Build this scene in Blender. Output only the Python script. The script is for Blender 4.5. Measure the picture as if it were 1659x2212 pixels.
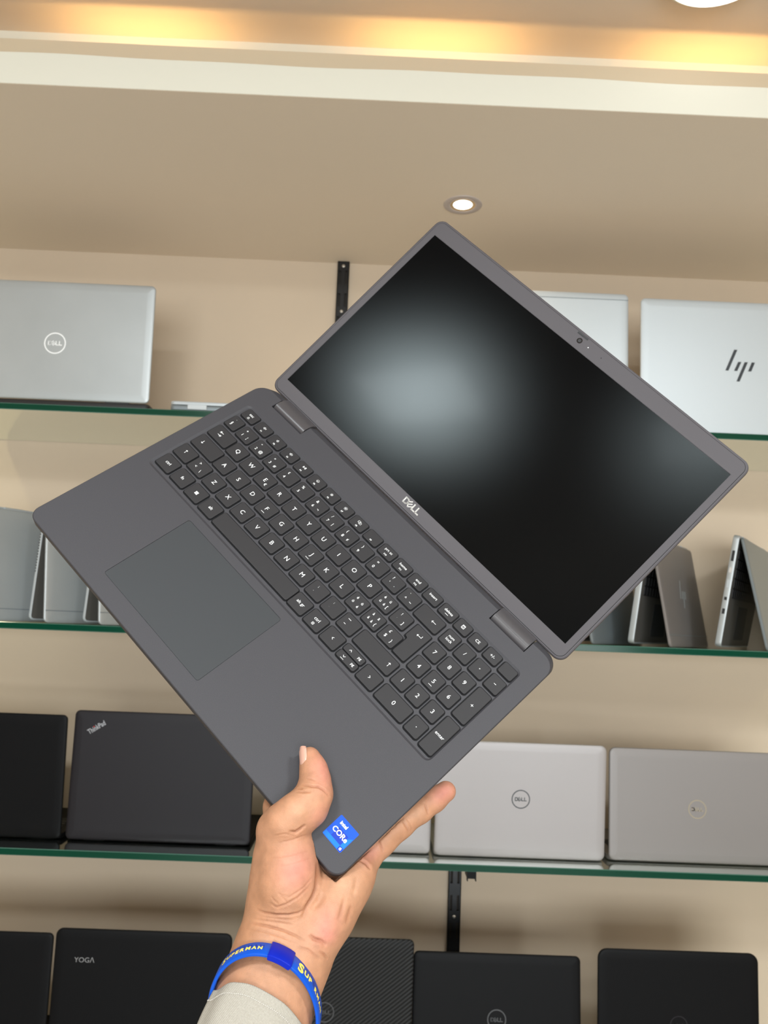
import bpy, bmesh, math, random
import numpy as np
from mathutils import Matrix, Vector
from mathutils.geometry import tessellate_polygon

random.seed(7); np.random.seed(7)
S = bpy.context.scene
for o in list(bpy.data.objects): bpy.data.objects.remove(o)

# ------------------------------------------------------------------ camera
W, H, F = 1659.0, 2212.0, 1865.0
ZC = 1.5                                            # eye height above the floor
PITCH, ROLL, YAW = 0.1328861, 0.03932107, 0.01117457
cp, sp, cy, sy = math.cos(PITCH), math.sin(PITCH), math.cos(YAW), math.sin(YAW)
fwd = np.array([sy*cp, cy*cp, sp]); rgt = np.array([cy, -sy, 0.0]); upv = np.cross(rgt, fwd)
r2 = math.cos(ROLL)*rgt + math.sin(ROLL)*upv; u2 = -math.sin(ROLL)*rgt + math.cos(ROLL)*upv
RC = np.stack([r2, -u2, fwd], 0)                    # world -> camera axes (right, down, forward)
CAM = np.array([0, 0, ZC])
cam = bpy.data.cameras.new('camera'); camo = bpy.data.objects.new('camera', cam); S.collection.objects.link(camo)
m = Matrix.Identity(4)
for i in range(3):
    m[i][0] = r2[i]; m[i][1] = u2[i]; m[i][2] = -fwd[i]; m[i][3] = CAM[i]
camo.matrix_world = m
cam.sensor_fit = 'AUTO'; cam.sensor_width = 36.0; cam.lens = F/H*36.0
cam.clip_start = 0.02; cam.clip_end = 30
cam.dof.use_dof = True; cam.dof.focus_distance = 0.62; cam.dof.aperture_fstop = cam.lens/1.8
S.camera = camo

# ------------------------------------------------------------------ light and exposure
S.view_settings.view_transform = 'Standard'; S.view_settings.look = 'None'
S.view_settings.gamma = 1.0; S.view_settings.use_curve_mapping = False
S.view_settings.exposure = 0.0
try: S.cycles.use_denoising = True
except Exception: pass
wd = bpy.data.worlds.new('world'); S.world = wd; wd.use_nodes = True
wd.node_tree.nodes['Background'].inputs[0].default_value = (0.9, 0.93, 1.0, 1)
wd.node_tree.nodes['Background'].inputs[1].default_value = 0.05

def light(name, kind, loc, target, power, color, **kw):
    l = bpy.data.lights.new(name, kind); l.energy = power; l.color = color
    for k, v in kw.items(): setattr(l, k, v)
    o = bpy.data.objects.new(name, l); S.collection.objects.link(o)
    o.location = loc
    d = Vector(target) - Vector(loc)
    o.rotation_euler = d.to_track_quat('-Z', 'Y').to_euler()
    return o
COOL = (0.90, 0.97, 1.0); WARM = (1.0, 0.62, 0.22); WSOFT = (1.0, 0.83, 0.60)
Z_CEIL = ZC + 1.0
# ceiling panels of the shop, behind and beside the camera
light('panel_light', 'AREA', (-0.50, -0.62, Z_CEIL-0.01), (-0.50, -0.62, 0), 30, COOL, shape='RECTANGLE', size=0.30, size_y=0.30)
light('panel_light_far', 'AREA', (0.24, -1.08, Z_CEIL-0.01), (0.24, -1.08, 0), 13, COOL, shape='RECTANGLE', size=0.30, size_y=0.30)
light('panel_light_right', 'AREA', (1.0, -0.35, Z_CEIL-0.01), (1.0, -0.35, 0), 26, COOL, shape='RECTANGLE', size=0.30, size_y=0.30)
light('rear_downlight', 'SPOT', (-0.04, -2.26, Z_CEIL-0.01), (-0.04, -2.26, 0), 20, WARM, spot_size=math.radians(120), spot_blend=0.8, shadow_soft_size=0.04)
light('rear_fill', 'AREA', (0.3, -3.9, 1.15), (0.0, 1.8, 1.15), 190, COOL, shape='RECTANGLE', size=3.4, size_y=1.5)  # unseen soft fill, added behind the camera to lift walls and soffit
# row of downlights in the soffit
DOWN = [(-1.02, 1.557), (0.145, 1.557), (1.30, 1.557)]
for (x, y) in DOWN:
    light('downlight_lamp', 'SPOT', (x, y, ZC+0.80), (x, y, 0), 8.5, WSOFT, spot_size=math.radians(150), spot_blend=0.9, shadow_soft_size=0.03)
# strip lamps in the cove, with gaps between them
for xc in (-1.02, -0.42, 0.075, 0.55, 1.1):
    light('cove_lamp', 'AREA', (xc, 1.352, ZC+0.888), (xc, 1.352, 3), 0.30, WARM, shape='RECTANGLE', size=0.24, size_y=0.012)

# ------------------------------------------------------------------ pixel / world helpers
def ray(px, py):
    return RC.T @ np.array([(px-W/2)/F, (py-H/2)/F, 1.0])
def on_y(px, py, Y):
    d = ray(px, py); return CAM + d*(Y/d[1])
def on_z(px, py, Z):
    d = ray(px, py); return CAM + d*((Z-ZC)/d[2])
def cam2world(P): return CAM + np.asarray(P) @ RC     # camera-axes metres -> world

# held laptop pose (solved from its known size): deck origin = middle of the front edge
def rod(r):
    t = np.linalg.norm(r); k = np.array(r)/t
    K = np.array([[0, -k[2], k[1]], [k[2], 0, -k[0]], [-k[1], k[0], 0]])
    return np.eye(3)+math.sin(t)*K+(1-math.cos(t))*K@K
RB = rod([2.28943333, 1.04936999, -0.0920532688]); TB = np.array([-0.154221044, 0.120393904, 0.617788471])
HINGE, LOY, LOZ = 0.50248452, 0.257820492, 0.000120786592
MM = 0.001
def deck_depth(px, py, z):                           # camera depth (m) of the plane z mm above the deck
    d = np.array([(px-W/2)/F, (py-H/2)/F, 1.0]); n = RB[:, 2]
    return float(n @ (TB+n*z*MM))/float(n @ d)
def hp(px, py, z):                                   # point in camera axes, mm
    t = deck_depth(px, py, z)*1000
    return np.array([(px-W/2)/F*t, (py-H/2)/F*t, t])
MDECK = Matrix.Identity(4)
Rw = RC.T @ RB; Tw = CAM + RC.T @ TB
for i in range(3):
    for j in range(3): MDECK[i][j] = Rw[i, j]
    MDECK[i][3] = Tw[i]

# ------------------------------------------------------------------ materials
def lin(r, g, b):
    f = lambda c: (c/255/12.92) if c/255 <= 0.04045 else ((c/255+0.055)/1.055)**2.4
    return (f(r), f(g), f(b), 1.0)
def pbr(name, col, rough=0.5, metal=0.0, spec=0.5, bump=None, mottle=None, coat=0.0):
    mt = bpy.data.materials.new(name); mt.use_nodes = True; nt = mt.node_tree; b = nt.nodes['Principled BSDF']
    b.inputs['Base Color'].default_value = col; b.inputs['Roughness'].default_value = rough
    b.inputs['Metallic'].default_value = metal; b.inputs['Specular IOR Level'].default_value = spec
    b.inputs['Coat Weight'].default_value = coat
    if bump or mottle: tc = nt.nodes.new('ShaderNodeTexCoord')
    if bump:
        n = nt.nodes.new('ShaderNodeTexNoise'); n.inputs['Scale'].default_value = bump[0]; n.inputs['Detail'].default_value = 3
        bp = nt.nodes.new('ShaderNodeBump'); bp.inputs['Strength'].default_value = bump[1]; bp.inputs['Distance'].default_value = bump[2]
        nt.links.new(tc.outputs['Object'], n.inputs['Vector']); nt.links.new(n.outputs['Fac'], bp.inputs['Height']); nt.links.new(bp.outputs['Normal'], b.inputs['Normal'])
    if mottle:
        n2 = nt.nodes.new('ShaderNodeTexNoise'); n2.inputs['Scale'].default_value = mottle[0]; n2.inputs['Detail'].default_value = 4
        mr = nt.nodes.new('ShaderNodeMapRange'); mr.inputs['From Min'].default_value = 0.3; mr.inputs['From Max'].default_value = 0.7
        mr.inputs['To Min'].default_value = 1-mottle[1]; mr.inputs['To Max'].default_value = 1+mottle[1]
        mx = nt.nodes.new('ShaderNodeMix'); mx.data_type = 'RGBA'; mx.blend_type = 'MULTIPLY'; mx.inputs[0].default_value = 1
        mx.inputs[6].default_value = col
        nt.links.new(tc.outputs['Object'], n2.inputs['Vector']); nt.links.new(n2.outputs['Fac'], mr.inputs['Value'])
        nt.links.new(mr.outputs['Result'], mx.inputs[7]); nt.links.new(mx.outputs[2], b.inputs['Base Color'])
    return mt
def emit(name, col, s):
    mt = bpy.data.materials.new(name); mt.use_nodes = True; b = mt.node_tree.nodes['Principled BSDF']
    b.inputs['Base Color'].default_value = col; b.inputs['Emission Color'].default_value = col; b.inputs['Emission Strength'].default_value = s
    return mt
M = {}
M['wall'] = pbr('wall_paint', (0.555, 0.447, 0.335, 1), 0.75, spec=0.25, bump=(60, 0.08, 0.002), mottle=(3, 0.03))
M['far_wall'] = pbr('dark_shop_wall', (0.10, 0.095, 0.09, 1), 0.6)
M['soffit'] = pbr('soffit_paint', (0.78, 0.66, 0.53, 1), 0.7, spec=0.25, bump=(40, 0.08, 0.002))
M['fascia'] = pbr('fascia_paint', (0.70, 0.68, 0.585, 1), 0.6, spec=0.3, bump=(25, 0.1, 0.002))
M['lip'] = pbr('lip_paint', (0.62, 0.51, 0.36, 1), 0.7)
M['ceiling'] = pbr('ceiling_paint', (0.68, 0.57, 0.46, 1), 0.75, spec=0.25, bump=(30, 0.08, 0.002))
M['floor'] = pbr('floor_tile', (0.42, 0.40, 0.37, 1), 0.35, mottle=(4, 0.06))
M['deck'] = pbr('deck_plastic', (0.040, 0.038, 0.043, 1), 0.55, spec=0.33, bump=(2600, 0.22, 0.0002), mottle=(1800, 0.10))
M['bezel'] = pbr('bezel_plastic', (0.055, 0.048, 0.053, 1), 0.5, spec=0.38, bump=(2600, 0.18, 0.0002))
M['pad'] = pbr('touchpad_plastic', (0.034, 0.036, 0.039, 1), 0.55, spec=0.28)
M['key'] = pbr('key_plastic', (0.022, 0.0205, 0.022, 1), 0.55, spec=0.28)
M['well'] = pbr('key_well_black', (0.006, 0.006, 0.007, 1), 0.7, spec=0.2)
M['legend'] = pbr('white_print', (0.80, 0.80, 0.80, 1), 0.6)
M['hinge'] = pbr('hinge_plastic', (0.055, 0.050, 0.053, 1), 0.34, spec=0.5)
M['chrome'] = pbr('chrome', (0.80, 0.80, 0.80, 1), 0.25, 0.6)
M['chrome_dim'] = pbr('dim_chrome', (0.42, 0.42, 0.41, 1), 0.18, 0.9)
M['black'] = pbr('black_plastic', (0.010, 0.010, 0.011, 1), 0.45, spec=0.4)
M['lens'] = pbr('lens_glass', (0.004, 0.004, 0.006, 1), 0.08, spec=0.6)
M['led'] = pbr('led_white', (0.85, 0.85, 0.85, 1), 0.3)
def screen_mat():
    mt = bpy.data.materials.new('matte_screen'); mt.use_nodes = True; nt = mt.node_tree; nt.nodes.remove(nt.nodes['Principled BSDF'])
    out = nt.nodes['Material Output']; df = nt.nodes.new('ShaderNodeBsdfDiffuse'); df.inputs[0].default_value = (0.0012, 0.0012, 0.0016, 1)
    gl = nt.nodes.new('ShaderNodeBsdfGlossy'); gl.distribution = 'BECKMANN'; gl.inputs['Roughness'].default_value = 0.215; gl.inputs['Color'].default_value = (0.88, 0.97, 0.97, 1)
    fr = nt.nodes.new('ShaderNodeFresnel'); fr.inputs[0].default_value = 1.195
    g2 = nt.nodes.new('ShaderNodeBsdfGlossy'); g2.distribution = 'BECKMANN'; g2.inputs['Roughness'].default_value = 0.085
    gm = nt.nodes.new('ShaderNodeMixShader'); gm.inputs[0].default_value = 0.05; nt.links.new(gl.outputs[0], gm.inputs[1]); nt.links.new(g2.outputs[0], gm.inputs[2])
    mx = nt.nodes.new('ShaderNodeMixShader'); nt.links.new(fr.outputs[0], mx.inputs[0]); nt.links.new(df.outputs[0], mx.inputs[1]); nt.links.new(gm.outputs[0], mx.inputs[2])
    nt.links.new(mx.outputs[0], out.inputs[0]); return mt
M['screen'] = screen_mat()
M['stk_a'] = pbr('sticker_blue', lin(0, 72, 186), 0.35, spec=0.25)
M['stk_b'] = pbr('sticker_deep_blue', lin(0, 48, 160), 0.35, spec=0.25)
M['stk_c'] = pbr('sticker_light_blue', lin(0, 106, 212), 0.35, spec=0.25)
M['stk_w'] = pbr('sticker_white', (0.88, 0.9, 0.92, 1), 0.3)
M['silver'] = pbr('silver_aluminium', (0.38, 0.40, 0.405, 1), 0.40, 0.4, mottle=(7, 0.05))
M['silver_b'] = pbr('pale_aluminium', (0.45, 0.485, 0.505, 1), 0.42, 0.35)
M['silver_w'] = pbr('grey_plastic_lid', (0.33, 0.31, 0.31, 1), 0.45, 0.3)
M['silver_g'] = pbr('warm_grey_lid', (0.20, 0.183, 0.175, 1), 0.45, 0.3)
M['steel'] = pbr('steel_grey', (0.19, 0.22, 0.235, 1), 0.4, 0.4)
M['lidblack'] = pbr('soft_black_lid', (0.010, 0.0085, 0.011, 1), 0.45, spec=0.22)
M['lidblack2'] = pbr('deep_black_lid', (0.004, 0.004, 0.0045, 1), 0.45, spec=0.09)
M['logo_white'] = pbr('bright_chrome_logo', (0.90, 0.92, 0.93, 1), 0.3, 0.15)
M['logo_dark'] = pbr('dark_logo', (0.035, 0.04, 0.045, 1), 0.3, 0.5)
M['logo_faint'] = pbr('faint_logo', (0.030, 0.030, 0.032, 1), 0.35, 0.0)
M['logo_gold'] = pbr('worn_logo', (0.30, 0.255, 0.175, 1), 0.35, 0.2)
M['logo_grey'] = pbr('grey_logo', (0.32, 0.32, 0.33, 1), 0.3, 0.6)
M['red'] = pbr('red_dot', (0.6, 0.02, 0.02, 1), 0.3)
M['rail'] = pbr('black_rail', (0.007, 0.007, 0.008, 1), 0.35, spec=0.4)
M['slot_shade'] = pbr('rail_slot_shade', (0.045, 0.038, 0.032, 1), 0.6, spec=0.1)
M['screw'] = pbr('screw_steel', (0.6, 0.57, 0.52, 1), 0.3, 0.9)
M['dark_rest'] = pbr('grey_palm_rest', (0.075, 0.070, 0.062, 1), 0.5)
M['kbd'] = pbr('display_keyboard', (0.012, 0.012, 0.013, 1), 0.5)
def carbon():
    mt = pbr('ribbed_black_lid', (0.012, 0.012, 0.014, 1), 0.42, spec=0.14); nt = mt.node_tree; b = nt.nodes['Principled BSDF']
    tc = nt.nodes.new('ShaderNodeTexCoord'); mp = nt.nodes.new('ShaderNodeMapping'); mp.inputs['Rotation'].default_value = (0, 0, math.radians(-38))
    w = nt.nodes.new('ShaderNodeTexWave'); w.bands_direction = 'Y'; w.inputs['Scale'].default_value = 56
    mr = nt.nodes.new('ShaderNodeMapRange'); mr.inputs['To Min'].default_value = 0.002; mr.inputs['To Max'].default_value = 0.024
    cb = nt.nodes.new('ShaderNodeCombineColor')
    bp = nt.nodes.new('ShaderNodeBump'); bp.inputs['Strength'].default_value = 0.5; bp.inputs['Distance'].default_value = 0.0008
    nt.links.new(tc.outputs['Object'], mp.inputs['Vector']); nt.links.new(mp.outputs['Vector'], w.inputs['Vector'])
    nt.links.new(w.outputs['Fac'], bp.inputs['Height']); nt.links.new(bp.outputs['Normal'], b.inputs['Normal'])
    nt.links.new(w.outputs['Fac'], mr.inputs['Value'])
    for k in range(3): nt.links.new(mr.outputs['Result'], cb.inputs[k])
    nt.links.new(cb.outputs['Color'], b.inputs['Base Color'])
    return mt
M['carbon'] = carbon()
def glass():
    mt = bpy.data.materials.new('shelf_glass'); mt.use_nodes = True; nt = mt.node_tree; nt.nodes.remove(nt.nodes['Principled BSDF'])
    out = nt.nodes['Material Output']; tr = nt.nodes.new('ShaderNodeBsdfTransparent'); tr.inputs[0].default_value = (0.86, 0.93, 0.86, 1)
    gl = nt.nodes.new('ShaderNodeBsdfGlossy'); gl.inputs['Roughness'].default_value = 0.03; gl.inputs['Color'].default_value = (0.9, 0.95, 0.92, 1)
    fr = nt.nodes.new('ShaderNodeFresnel'); fr.inputs[0].default_value = 1.45
    mx = nt.nodes.new('ShaderNodeMixShader'); nt.links.new(fr.outputs[0], mx.inputs[0]); nt.links.new(tr.outputs[0], mx.inputs[1]); nt.links.new(gl.outputs[0], mx.inputs[2])
    nt.links.new(mx.outputs[0], out.inputs[0]); return mt
M['glass'] = glass()
M['glass_edge'] = pbr('glass_edge_green', (0.001, 0.042, 0.022, 1), 0.15, spec=0.2)
M['glass_arris'] = pbr('glass_arris', (0.06, 0.15, 0.12, 1), 0.15, spec=0.4)

# ------------------------------------------------------------------ mesh helpers
class MB:
    def __init__(s): s.v = []; s.f = []; s.mi = []
    def add(s, verts, faces, mi=0):
        n = len(s.v); s.v += [tuple(map(float, p)) for p in verts]
        for f in faces: s.f.append([i+n for i in f]); s.mi.append(mi)
    def loft(s, rings, mi=0, cap=True, closed=True, cap_mi=None, flip=False):
        n = len(rings[0]); k = len(s.v); 
        for r in rings: s.v += [tuple(map(float, p)) for p in r]
        for a in range(len(rings)-1):
            for i in range(n if closed else n-1):
                j = (i+1) % n; q = [k+a*n+i, k+a*n+j, k+(a+1)*n+j, k+(a+1)*n+i]
                s.f.append(q[::-1] if flip else q); s.mi.append(mi)
        if cap:
            c = mi if cap_mi is None else cap_mi
            b = [k+i for i in range(n)][::-1]; t = [k+(len(rings)-1)*n+i for i in range(n)]
            s.f.append(b[::-1] if flip else b); s.mi.append(c); s.f.append(t[::-1] if flip else t); s.mi.append(c)
    def box(s, lo, hi, mi=0):
        x0, y0, z0 = lo; x1, y1, z1 = hi
        s.add([(x0,y0,z0),(x1,y0,z0),(x1,y1,z0),(x0,y1,z0),(x0,y0,z1),(x1,y0,z1),(x1,y1,z1),(x0,y1,z1)],
              [(0,3,2,1),(4,5,6,7),(0,1,5,4),(1,2,6,5),(2,3,7,6),(3,0,4,7)], mi)
    def holes(s, outer, holes, z, mi=0, up=True):           # flat polygon with holes
        loops = [[Vector((p[0], p[1], 0)) for p in outer]] + [[Vector((p[0], p[1], 0)) for p in h] for h in holes]
        tris = tessellate_polygon(loops); allp = [p for l in loops for p in l]; n = len(s.v)
        s.v += [(p.x, p.y, z) for p in allp]
        for t in tris:
            a, b, c = allp[t[0]], allp[t[1]], allp[t[2]]
            cr = (b-a).cross(c-a).z
            if abs(cr) < 1e-12: continue
            f = [n+t[0], n+t[1], n+t[2]]
            if (cr > 0) != up: f = f[::-1]
            s.f.append(f); s.mi.append(mi)
    def build(s, name, mats, parent=None, scale=1.0, smooth=None, mw=None):
        me = bpy.data.meshes.new(name)
        me.from_pydata([(p[0]*scale, p[1]*scale, p[2]*scale) for p in s.v], [], s.f)
        for x in (mats if isinstance(mats, (list, tuple)) else [mats]): me.materials.append(x)
        me.polygons.foreach_set('material_index', s.mi)
        me.update()
        if smooth is not None:
            me.polygons.foreach_set('use_smooth', [True]*len(me.polygons))
            try: me.set_sharp_from_angle(angle=math.radians(smooth))
            except Exception: pass
            me.polygons.foreach_set('use_smooth', [len(f) <= 4 for f in s.f])
        o = bpy.data.objects.new(name, me); S.collection.objects.link(o)
        if parent is not None: o.parent = parent
        if mw is not None: o.matrix_local = mw
        return o
def empty(name, mw):
    o = bpy.data.objects.new(name, None); S.collection.objects.link(o); o.empty_display_size = 0.03
    o.matrix_world = mw; return o
def tag(o, label, cat, group=None):
    o['label'] = label; o['category'] = cat
    if group: o['group'] = group
    return o
def struct(o): o['kind'] = 'structure'; return o

def rrect(x0, y0, x1, y1, r, n=6):                     # rounded rectangle, counter-clockwise
    rs = r if isinstance(r, (list, tuple)) else [r]*4  # bl, br, tr, tl
    out = []
    for (cx, cyy, a0, rr) in ((x1-rs[1], y0+rs[1], -90, rs[1]), (x1-rs[2], y1-rs[2], 0, rs[2]), (x0+rs[3], y1-rs[3], 90, rs[3]), (x0+rs[0], y0+rs[0], 180, rs[0])):
        for i in range(n+1):
            a = math.radians(a0+90*i/n); out.append((cx+rr*math.cos(a), cyy+rr*math.sin(a)))
    return out
def at(l, z): return [(p[0], p[1], z) for p in l]
def slab_rings(x0, y0, x1, y1, z0, z1, r, bv=0.5, n=6):
    R = []
    for (z, i) in ((z0, bv), (z0+bv*0.3, bv*0.3), (z0+bv, 0), (z1-bv, 0), (z1-bv*0.3, bv*0.3), (z1, bv)):
        R.append(at(rrect(x0+i, y0+i, x1-i, y1-i, max(r-i, r*0.1), n), z))
    return R
def cyl_rings(c, axis, prof, n=24):                      # prof: list of (distance along axis, radius)
    a = Vector(axis).normalized(); u = a.orthogonal().normalized(); v = a.cross(u)
    return [[tuple(Vector(c)+a*d+(u*math.cos(2*math.pi*i/n)+v*math.sin(2*math.pi*i/n))*rr) for i in range(n)] for d, rr in prof]
def cut(o, cutters):
    for c in cutters:
        md = o.modifiers.new('cut', 'BOOLEAN'); md.operation = 'DIFFERENCE'; md.solver = 'EXACT'; md.object = c
    bpy.context.view_layer.update()
    dg = bpy.context.evaluated_depsgraph_get()
    me = bpy.data.meshes.new_from_object(o.evaluated_get(dg))
    o.modifiers.clear(); old = o.data; o.data = me; nm = old.name; bpy.data.meshes.remove(old); me.name = nm
    for c in cutters: 
        d = c.data; bpy.data.objects.remove(c); bpy.data.meshes.remove(d)
    return o

# 2-D lettering and strokes
_tc = {}
def glyphs(s, bold=0.0):
    if (s, bold) in _tc: return _tc[(s, bold)]
    c = bpy.data.curves.new('t', 'FONT'); c.body = s; c.resolution_u = 3; c.offset = bold
    o = bpy.data.objects.new('t', c); me = bpy.data.meshes.new_from_object(o)
    vs = [(v.co.x, v.co.y) for v in me.vertices]; fs = [list(p.vertices) for p in me.polygons]
    fl = []
    for f in fs:
        ar = sum(vs[f[i]][0]*vs[f[(i+1) % len(f)]][1]-vs[f[(i+1) % len(f)]][0]*vs[f[i]][1] for i in range(len(f)))
        fl.append(f if ar > 0 else f[::-1])
    bpy.data.objects.remove(o); bpy.data.curves.remove(c); bpy.data.meshes.remove(me)
    _tc[(s, bold)] = (vs, fl); return vs, fl
def text2d(s, cap, cx, cy_, sx=1.0, bold=0.0, base=False, align='c'):
    vs, fs = glyphs(s, bold); k = cap/0.70
    xs = [v[0] for v in vs]; ys = [v[1] for v in vs]
    ox = (min(xs)+max(xs))/2 if align == 'c' else min(xs)
    oy = 0.35 if base else (min(ys)+max(ys))/2
    return [((v[0]-ox)*k*sx+cx, (v[1]-oy)*k+cy_) for v in vs], fs
def stroke(pts, w, closed=False):
    V = []; Fc = []
    n = len(pts); segs = [(i, (i+1) % n) for i in range(n if closed else n-1)]
    for a, b in segs:
        p, q = np.array(pts[a], float), np.array(pts[b], float); d = q-p; L = np.linalg.norm(d)
        if L < 1e-9: continue
        d /= L; nn = np.array([-d[1], d[0]])*w/2; e = d*w*0.35
        k = len(V); V += [tuple(p-e-nn), tuple(q+e-nn), tuple(q+e+nn), tuple(p-e+nn)]; Fc.append([k, k+1, k+2, k+3])
    return V, Fc
def circle(cx, cy_, r, n=24, a0=0, a1=360): 
    return [(cx+r*math.cos(math.radians(a0+(a1-a0)*i/n)), cy_+r*math.sin(math.radians(a0+(a1-a0)*i/n))) for i in range(n + (0 if a1-a0 == 360 else 1))]
def merge2d(parts):
    V = []; Fc = []
    for v, f in parts:
        k = len(V); V += list(v); Fc += [[i+k for i in g] for g in f]
    return V, Fc
def tr2d(vf, rot=0.0, sc=1.0, dx=0.0, dy=0.0):
    c, s_ = math.cos(rot), math.sin(rot)
    return [((x*c-y*s_)*sc+dx, (x*s_+y*c)*sc+dy) for x, y in vf[0]], vf[1]
def dell_mark(outline=None):                            # four letters, the second one tilted, about 3.4 wide x 1 high
    t = 0.21; P = []
    arc = [(0.30, 0.10)] + [(0.42+0.40*math.cos(a), 0.5+0.40*math.sin(a)) for a in np.linspace(-1.5, 1.5, 9)] + [(0.30, 0.90)]
    P.append(stroke([(0.10, 0.10), (0.10, 0.90)], t)); P.append(stroke([(0.10, 0.10)] + arc + [(0.10, 0.90)], t))
    E = merge2d([stroke([(-0.33, -0.36), (-0.33, 0.36)], t)] + [stroke([(-0.33, y), (0.33, y)], t*0.85) for y in (-0.38, 0.0, 0.38)])
    P.append(tr2d(E, math.radians(38), 1.0, 1.22, 0.5))
    for x in (1.85, 2.62): P.append(stroke([(x, 0.95), (x, 0.10), (x+0.55, 0.10)], t))
    V, Fc = merge2d(P); return [(x-1.62, y-0.5) for x, y in V], Fc
def ring2d(r, w, n=48):
    V = circle(0, 0, r+w/2, n)+circle(0, 0, r-w/2, n); return V, [[i, (i+1) % n, n+(i+1) % n, n+i] for i in range(n)]
def dell_badge(r): return merge2d([ring2d(r*0.95, r*0.11), tr2d(dell_mark(), 0, r*0.40)])
def hp_mark(h):                                        # four slanted bars
    bars = [((0.34, 1.0), (0.06, 0.33)), ((0.46, 0.62), (0.33, 0.33)), ((0.66, 0.62), (0.40, 0.0)), ((0.88, 0.62), (0.76, 0.33))]
    V = []; Fc = []
    for (a, b) in bars:
        k = len(V); w = 0.10
        V += [(b[0], b[1]), (b[0]+w, b[1]), (a[0]+w, a[1]), (a[0], a[1])]; Fc.append([k, k+1, k+2, k+3])
    return [((x-0.5)*h, (y-0.5)*h) for x, y in V], Fc
def put2d(mb, vf, z, mi=0, thick=None):
    V, Fc = vf; mb.add([(x, y, z) for x, y in V], Fc, mi)

# ================================================================== the room
Z_SOF = ZC+0.807
def wall_box(name, lo, hi, mat): 
    b = MB(); b.box(lo, hi); return struct(b.build(name, mat))
wall_box('wall_back', (-3, 1.85, 0), (3, 1.95, Z_CEIL), M['wall'])
wall_box('wall_left', (-3.1, -4, 0), (-3, 1.95, Z_CEIL), M['wall'])
wall_box('wall_right', (3, -4, 0), (3.1, 1.95, Z_CEIL), M['wall'])
wall_box('wall_front', (-3.1, -4.1, 0), (3.1, -4, Z_CEIL), M['far_wall'])
wall_box('floor', (-3.1, -4.1, -0.08), (3.1, 1.95, 0), M['floor'])
wall_box('ceiling', (-3.1, -4.1, Z_CEIL), (3.1, 1.95, Z_CEIL+0.08), M['ceiling'])
# dropped soffit with fascia, inner lip and the wall of the cove
b = MB(); b.box((-3, 1.2392, Z_SOF-0.0004), (3, 1.85, Z_SOF+0.012)); struct(b.build('trim_1', M['soffit']))
b = MB(); xs = np.linspace(-3, 3, 241)
top = [ZC+0.8580+0.0012*math.sin(x*9.0)+0.0007*math.sin(x*23+1) for x in xs]
prof = lambda x, t: [(x, 1.2384, Z_SOF), (x, 1.262, Z_SOF), (x, 1.262, t), (x, 1.2384, t)]
b.loft([prof(x, t) for x, t in zip(xs, top)]); struct(b.build('trim_2', M['fascia']))
b = MB(); b.box((-3, 1.320, Z_SOF+0.012), (3, 1.332, ZC+0.9395)); struct(b.build('trim_3', M['lip']))
wall_box('trim_4', (-3, 1.385, Z_SOF+0.012), (3, 1.40, Z_CEIL), M['fascia'])

# ------------------------------------------------------------------ soffit downlights
def downlight(x, y, label):
    e = empty('downlight', Matrix.Translation((x, y, Z_SOF)))
    b = MB(); n = 48
    def rg(r, z): return [(r*math.cos(2*math.pi*i/n), r*math.sin(2*math.pi*i/n), z) for i in range(n)]
    b.loft([rg(37, 0.0), rg(36.5, -1.2), rg(34, -1.8), rg(26, -1.8), rg(24, -1.0), rg(24, -0.01)], cap=False); b.build('trim_ring', M['dl_ring'], e, MM, 40)
    b = MB(); b.loft([rg(24, -1.0), rg(23, -0.9), rg(20, -0.3), rg(18.5, -0.2)], cap=False); b.build('reflector', M['brass'], e, MM, 60)
    b = MB(); b.loft([rg(18.5, -0.3), rg(15, -0.9), rg(8, -1.3), rg(0.5, -1.4)], cap=True); b.build('lens', M['bulb'], e, MM, 60)
    tag(e, label, 'light'); return e
M['dl_ring'] = pbr('downlight_ring', (0.50, 0.43, 0.40, 1), 0.4)
M['brass'] = pbr('warm_reflector', (0.85, 0.62, 0.34, 1), 0.25, 0.6)
M['bulb'] = emit('lit_lens', (1, 0.93, 0.80, 1), 9)
downlight(0.145, 1.557, 'round recessed downlight glowing in the soffit above the held laptop')

e = empty('ceiling_light', Matrix.Translation((0.478, 1.153, Z_CEIL)))
b = MB(); b.loft(cyl_rings((0, 0, 0), (0, 0, -1), [(0, 0.086), (0.010, 0.086), (0.012, 0.083)], 48)); b.build('housing', M['fascia'], e, smooth=40)
b = MB(); b.loft(cyl_rings((0, 0, -0.0121), (0, 0, -1), [(0, 0.080), (0.004, 0.078), (0.006, 0.06)], 48)); b.build('diffuser', emit('lit_diffuser', (1, 0.98, 0.92, 1), 2.2), e, smooth=40)
tag(e, 'round white ceiling lamp at the top right edge of the picture', 'light')

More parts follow.
